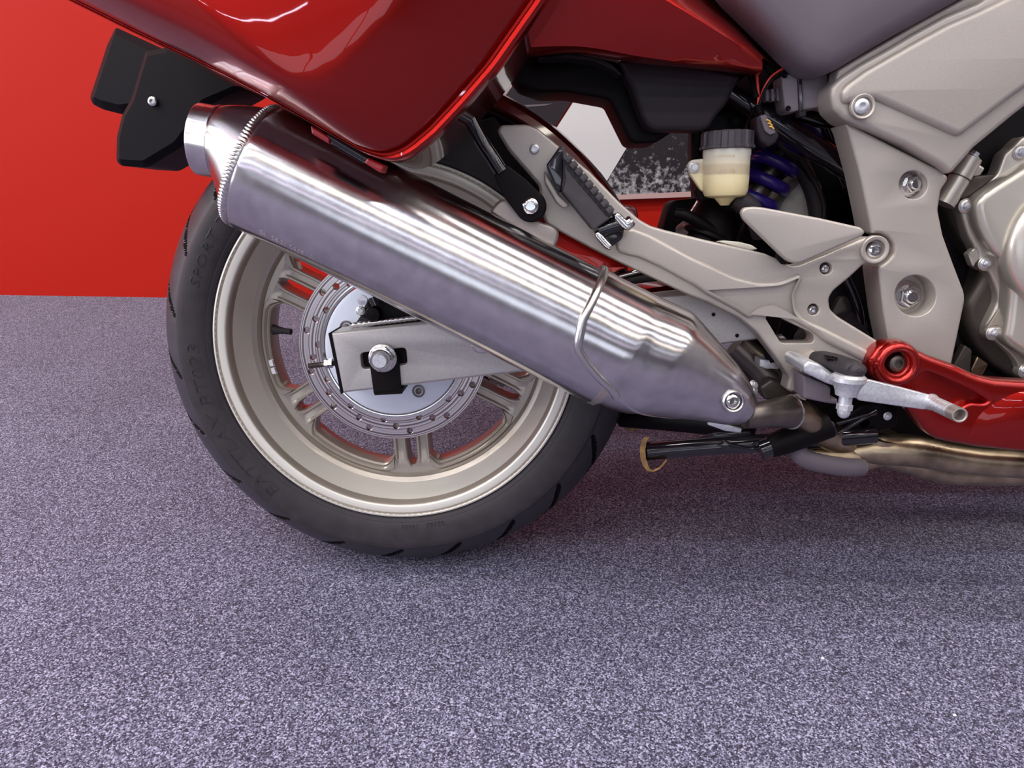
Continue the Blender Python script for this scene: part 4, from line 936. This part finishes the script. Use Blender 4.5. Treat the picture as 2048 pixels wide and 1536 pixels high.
plate('cover_dome', [(2140, 290), (2060, 326), (1998, 366), (1965, 388), (1953, 404), (1953, 422), (1960, 455), (1974, 482), (1992, 509), (2006, 520), (2013, 545), (2022, 576), (2022, 596), (2017, 645), (2011, 676), (2020, 690), (2050, 712), (2140, 745)], YE - .022, .026, M['engine'], cvr, 14, .009, 5)
lathe('cover_cap', P(2140, 490, YE - .020), YAX, [(1e-7, -.004), (.078, -.004), (.0770, .006), (.073, .0125), (.067, .0155), (.058, .0165), (1e-7, .0165)], M['engine'], cvr, 72, ang=40)
for x, y in ((1931, 412), (1970, 527), (1985, 666), (2050, 742), (2040, 305)):
    lathe('bolt_boss', P(x, y, YE), YAX, [(1e-7, -.01), (.0088, -.01), (.0088, .001), (.0078, .0018), (1e-7, .0018)], M['engine'], cvr, 28)
    hexbolt('cover_bolt', x + 1, y, YE - .0018, .0046, M['zinc'], cvr, rot=.2)
plate('cover_tab', [(1936, 508), (1950, 496), (1956, 500), (1960, 514), (1950, 528), (1948, 534), (1944, 530)], YE - .004, .01, M['engine'], cvr, 4, .001)
lathe('dowel', P(1943, 507, YE - .004), YAX, [(1e-7, 0), (.003, 0), (.003, .0008), (1e-7, .0008)], M['engine'], cvr, 16)
plate('cover_rib', [(2005, 608), (1997, 650), (1986, 652), (1974, 656)], YE - .003, .01, M['engine'], cvr, 2, .001)
stm = tube('starter_housing', [(1886, 408, -.10), (1905, 377, -.10), (1924, 346, -.10), (1941, 316, -.10)], .0125, M['engine'], bike, 24, 3, label='silver starter housing')
lathe('housing_joint', P(1918, 356, -.10), P(1941, 316, -.10) - P(1886, 408, -.10), [(.012, -.0006), (.0134, -.0006), (.0134, .0006), (.012, .0006)], M['case'], stm, 28)
hexbolt('housing_bolt', 1946, 313, -.100, .0050, M['zinc'], stm, ax=(.5, -.1, .87), stud=False)
plate('housing_flange', [(1938, 318), (1948, 320), (1972, 336), (1962, 351), (1945, 353), (1930, 352)], -.106, .014, M['engine'], stm, 4, .003)
plate('housing_flange', [(1930, 352), (1962, 350), (1996, 347), (1968, 374), (1936, 396), (1905, 400), (1918, 378)], -.098, .02, M['case'], stm, 4, .003)
tube('side_hose', [(1905, 640, -.04), (1912, 690, -.05), (1940, 730, -.05), (1990, 760, -.05)], .012, M['black'], bike, 14)
plate('heat_guard', [(1905, 735), (1930, 690), (1945, 700), (1938, 770), (1905, 765)], -.09, .01, M['case'], bike, 4, .002)
plate('heat_guard', [(1942, 740), (1955, 712), (1978, 728), (1960, 760), (1942, 768)], -.085, .01, M['tarnish'], bike, 4, .002)

# ---- red belly cowl
YW = -.186
cowl_out = [(1787, 681), (1819, 691), (1859, 711), (1909, 729), (1958, 752), (1994, 760), (2048, 764), (2140, 768), (2140, 915), (2048, 906), (1958, 896), (1899, 886), (1869, 877), (1853, 862), (1835, 839), (1819, 818), (1800, 792), (1775, 776), (1752, 760), (1740, 741), (1739, 717), (1759, 693)]
dish = fillet([(1850, 742), (1882, 753), (1938, 777), (1980, 803), (1968, 808), (1940, 806), (1908, 826), (1890, 830), (1868, 800), (1840, 782), (1832, 758)], 8)
cowl = plate('belly_cowl', cowl_out, YW, .022, M['red'], bike, 12, .0085, 6, [dish, circ(1793, 726, 22, 32)], 'glossy red belly cowl', hb=.0035)
plate('cowl_dish', [(1825, 722), (1890, 735), (1990, 790), (1990, 820), (1900, 845), (1850, 815), (1822, 780)], YW + .014, .004, M['red'], cowl, 6, .001)
lathe('boss_ring', P(1794, 729, YW), YAX, [(.0128, -.014), (.0132, -.004), (.0142, .0006), (.0162, .0040), (.0185, .0055), (.0210, .0052), (.0236, .0030), (.0256, -.001), (.0266, -.006), (.0270, -.014)], M['red'], cowl, 56, ang=70)
button('cowl_bolt', 1793, 726, YW + .010, .0105, M['darksteel'], cowl, 'dark round head cowl bolt')
grid('cowl_crease', [[(1990, 798, -.1850), (2048, 782, -.186), (2140, 776, -.186)], [(1958, 832, -.1865), (2048, 812, -.193), (2140, 806, -.195)], [(1938, 866, -.1865), (2048, 850, -.194), (2140, 846, -.196)], [(1932, 884, -.185), (2048, 898, -.186), (2140, 906, -.186)]], M['red'], cowl, .003, None, 24, 4)

# ---- brake pedal and rider footrest
ped = plate('brake_pedal', [(1716, 757), (1740, 760), (1806, 776), (1866, 792), (1874, 800), (1868, 812), (1850, 820), (1716, 801), (1708, 784)], -.216, .007, M['zinc'], bike, 6, .0015, label='bare metal brake pedal')
t0, t1 = P(1862, 804, -.214), P(1919, 830, -.272)
V, Fc = tube_geo([t0.lerp(t1, .8 * i / 48) for i in range(49)], [.0072 + (.0006 if i % 6 == 0 else .00025 * (i % 2)) for i in range(49)], 20, 1)
make('pedal_tip', V, Fc, M['zinc'], ped, 60, 'knurled pedal tip')
td = (t1 - t0).normalized()
lathe('tip_mouth', t1, td, [(.0072, -.014), (.0078, -.0134), (.0076, -.010), (.0078, -.007), (.0077, -.001), (.0076, .001), (.0064, .0012), (.0057, .0006), (.0054, -.0115), (1e-7, -.0115)], M['bronze'], ped, 28)
lathe('pedal_weld', t0, td, [(.0078, -.003), (.0092, .000), (.0078, .006)], M['zinc'], ped, 24)
fo = plate('foot_peg', [(1608, 730), (1618, 722), (1640, 728), (1668, 748), (1700, 744), (1710, 760), (1676, 774), (1655, 768), (1610, 746)], -.238, .060, M['zinc'], bike, 5, .003, label='metal rider footrest')
V, Fc = tube_geo([P(1630, 714, -.190), P(1645, 718, -.200), P(1668, 725, -.222), (P(1700, 735, -.252)), P(1714, 741, -.262), P(1719, 743, -.268)], [.009, .0125, .0135, .0125, .0105, .004], 22, 6, .72)
make('peg_rubber', V, Fc, M['rubber'], fo, 50, 'dark rubber peg pad')
for k in range(3):
    for j in range(3): plate('tread_nub', [(1650 + 9 * j + 3 * k, 711 + 6 * k + 1.5 * j), (1657 + 9 * j + 3 * k, 712 + 6 * k + 1.5 * j), (1659 + 9 * j + 3 * k, 716 + 6 * k + 1.5 * j), (1652 + 9 * j + 3 * k, 715 + 6 * k + 1.5 * j)], -.2385 - .004 * j + .002 * k, .006, M['black'], fo, 1, .0006, 1)
fc_ = P(1697, 756, -.256); fa = (P(1686, 834, -.256) - fc_).normalized(); k2 = mpp(-.256) / 1.02
lathe('peg_end', fc_, fa, [(1e-7, -8 * k2), (28 * k2, -8 * k2), (34 * k2, -3 * k2), (34 * k2, 6 * k2), (29 * k2, 12 * k2), (23 * k2, 26 * k2), (21 * k2, 36 * k2), (14 * k2, 38 * k2), (1e-7, 38 * k2)], M['zinc'], fo, 36)
V, Fc = join(lathe_geo(fc_, fa, [(13 * k2, 36 * k2), (13 * k2, 58 * k2)], 22), hexg(fc_, fa, 16 * k2, 13 * k2, 55 * k2, .3), lathe_geo(fc_, fa, [(13 * k2, 67 * k2), (13 * k2, 73 * k2), (10 * k2, 80 * k2), (5 * k2, 84 * k2), (1e-7, 85 * k2)], 22))
make('peg_feeler', V, Fc, M['zinc'], fo, 35, 'zinc acorn nut feeler')
plate('peg_guard', [(1607, 751), (1656, 771), (1662, 776), (1661, 797), (1676, 798), (1676, 809), (1650, 806), (1608, 797)], -.225, .03, M['seat'], bike, 4, .002, label='grey peg guard')
plate('peg_clevis', [(1598, 742), (1622, 716), (1640, 706), (1650, 716), (1640, 742), (1612, 760)], -.188, .026, M['cast'], bike, 4, .002)
tube('return_spring', [(1600, 760, -.176), (1612, 772, -.176)], .004, M['darksteel'], bike, 10, 10, mod=lambda i, s: 1.1 if i % 2 else .8)
plate('peg_bracket_foot', [(1570, 750), (1592, 742), (1612, 768), (1600, 788), (1582, 790)], -.150, .03, M['case'], bike, 4, .003)
plate('brake_switch', [(1520, 718), (1534, 720), (1560, 722), (1558, 738), (1532, 738), (1519, 733)], -.135, .02, M['zinc'], bike, 2, .001)
tube('brake_switch_rod', [(1538, 700, -.13), (1545, 722, -.13)], .007, M['black'], bike, 12)

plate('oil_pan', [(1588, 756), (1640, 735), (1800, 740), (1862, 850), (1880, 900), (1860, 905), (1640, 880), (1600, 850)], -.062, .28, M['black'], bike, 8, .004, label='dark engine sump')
# ---- link pipe, stand and headers
lk = tube('link_pipe', [(1488, 836, -.200), (1515, 831, -.196), (1540, 827, -.190), (1572, 824, -.180), (1584, 824, -.176)], [.012, .0145, .0155, .0190, .0188], M['darksteel'], bike, 32, 6, 'dark steel link pipe')
lc = P(1582, 824, -.1765); ld = (P(1584, 824, -.176) - P(1560, 825, -.184)).normalized()
lathe('pipe_lip', lc, ld, [(.0186, -.0015), (.0198, -.0012), (.0202, 0), (.0198, .0012), (.0186, .0015)], M['steel'], lk, 40)
tube('link_pipe', [(1578, 824, -.175), (1605, 832, -.160), (1640, 862, -.135), (1690, 890, -.110)], .0175, M['tarnish'], bike, 28)
tube('pipe_flange', [(1470, 690, -.085), (1520, 735, -.09), (1570, 785, -.10), (1600, 812, -.11)], [.018, .020, .021, .020], M['darksteel'], bike, 22)
for y in (771, 781): hexbolt('clamp_nut', 1505, y, -.150, .0045, M['zinc'], bike, stud=False, ax=(.6, -.8, .2))
plate('pipe_clamp', [(1520, 775), (1545, 758), (1572, 768), (1584, 795), (1560, 800), (1530, 800)], -.13, .016, M['case'], bike, 5, .003)
st = tube('centre_stand', [(1292, 903, -.130), (1400, 894, -.130), (1500, 888, -.130), (1620, 880, -.130), (1748, 869, -.128)], .0112, M['gloss'], bike, 20, 4, 'gloss black folded stand leg')
V, Fc = [], []
arc = [(1288, 874), (1282, 884), (1279.5, 900), (1281, 918), (1286, 932), (1294, 942), (1306, 944), (1320, 938), (1334, 922)]
for i, (x, y) in enumerate(arc):
    for Y in (-.148, -.112):
        V.append(P(x, y, Y)); V.append(P(x + (11 if i < 5 else 6 if i == 5 else -1), y + (0 if i < 5 else -4), Y))
for i in range(len(arc) - 1):
    q = i * 4; Fc += [(q, q + 4, q + 6, q + 2), (q + 1, q + 3, q + 7, q + 5), (q, q + 1, q + 5, q + 4), (q + 2, q + 6, q + 7, q + 3)]
Fc += [(0, 2, 3, 1), (len(V) - 4, len(V) - 3, len(V) - 1, len(V) - 2)]
make('stand_foot', V, Fc, M['rust'], st, 50, 'rusty worn stand foot')
plate('stand_web', [(1395, 878), (1430, 868), (1500, 862), (1512, 880), (1440, 888)], -.126, .006, M['gloss'], st, 4, .002)
plate('stand_lug', [(1438, 890), (1452, 884), (1468, 890), (1500, 896), (1530, 894), (1520, 906), (1500, 904), (1450, 902)], -.146, .014, M['gloss'], st, 3, .0012)
tube('stand_crossbar', [(1244, 832, .02), (1330, 838, -.02), (1420, 846, -.06), (1500, 856, -.10)], .016, M['black'], bike, 16)
tube('stand_far_foot', [(1246, 830, .04), (1254, 846, .04), (1264, 857, .04), (1280, 850, .04), (1292, 832, .04)], .004, M['rust'], bike, 10)
plate('stand_plate', [(1416, 842), (1440, 846), (1484, 858), (1482, 866), (1450, 862), (1416, 850)], -.175, .004, M['zinc'], bike, 1, .001)
sp = tube('stand_spring', [(1540, 893, -.150), (1560, 886, -.150), (1600, 871, -.150), (1658, 849, -.150)], [.0135, .0150, .0158, .0158], M['black'], bike, 26, 3, 'black spring sleeve')
tube('spring_coil', [(1520, 901, -.150), (1546, 891, -.150)], .0105, M['gloss'], sp, 18, 12, mod=lambda i, s: 1.12 if i % 4 < 2 else .85)
tube('spring_hook', [(1652, 846, -.150), (1664, 846, -.154), (1668, 858, -.156), (1676, 866, -.156), (1700, 852, -.150), (1752, 822, -.140)], .0026, M['gloss'], sp, 10)
tube('spring_hook', [(1674, 848, -.148), (1700, 840, -.146), (1752, 826, -.140)], .0026, M['gloss'], sp, 10)
plate('stand_pivot', [(1690, 836), (1722, 812), (1760, 806), (1797, 818), (1796, 850), (1788, 858), (1752, 862), (1742, 872), (1716, 870), (1700, 856)], -.128, .02, M['black'], bike, 5, .003, 3, [circ(1730, 847, 9.5)], 'black stand pivot plate')
hexbolt('pivot_nut', 1775, 832, -.129, .0036, M['zinc'], bike, stud=True)
plate('pivot_lug', [(1722, 884), (1746, 868), (1746, 882), (1736, 896), (1730, 892)], -.126, .012, M['black'], bike, 3, .002)
tube('exhaust_header', [(1700, 905, -.115), (1760, 898, -.120), (1830, 902, -.124), (1900, 914, -.126), (1980, 924, -.128), (2140, 934, -.128)], [.013, .0200, .020, .0185, .0175, .0175], M['tarnish'], bike, 30, 6, 'tarnished exhaust header pipe')
tube('exhaust_header', [(1740, 905, -.085), (1800, 916, -.090), (1860, 936, -.092), (1940, 946, -.092), (2140, 944, -.092)], [.018, .0175, .0165, .0165, .0165], M['tarnish'], bike, 28, 6, 'tarnished lower header pipe')
tube('header_collector', [(1594, 882, -.120), (1610, 905, -.118), (1640, 914, -.116), (1700, 916, -.112), (1760, 910, -.105)], [.010, .0175, .0195, .0205, .0150], M['tarnish'], bike, 28, 6, 'tarnished header collector')
tube('collector_guard', [(1592, 896, -.138), (1606, 914, -.140), (1640, 926, -.140), (1690, 934, -.136), (1722, 934, -.128)], .0115, M['seat'], bike, 16)
tube('weld_line', [(1608, 898, -.140), (1630, 914, -.141), (1680, 922, -.138), (1716, 924, -.132)], .0015, M['steel'], bike, 8)
lathe('header_flange', P(1762, 874, -.115), (.1, -.2, 1), [(.020, -.004), (.024, -.004), (.024, .004), (.020, .004)], M['tarnish'], bike, 28)

# ------------------------------------------------------------------ lint on the carpet
for px, py, lab in ((1645, 1317, 'white lint speck on the carpet below the belly cowl'), (1909, 1431, 'tiny white lint speck on the carpet towards the lower right corner')):
    q = floor_pt(px, py); V, Fc = lathe_geo(q, (0, 0, 1), [(1e-7, 0), (.0016, .0001), (.0019, .0009), (.0012, .0017), (1e-7, .0019)], 12)
    o = make('lint_speck', V, Fc, M['white']); o['label'] = lab; o['category'] = 'lint'
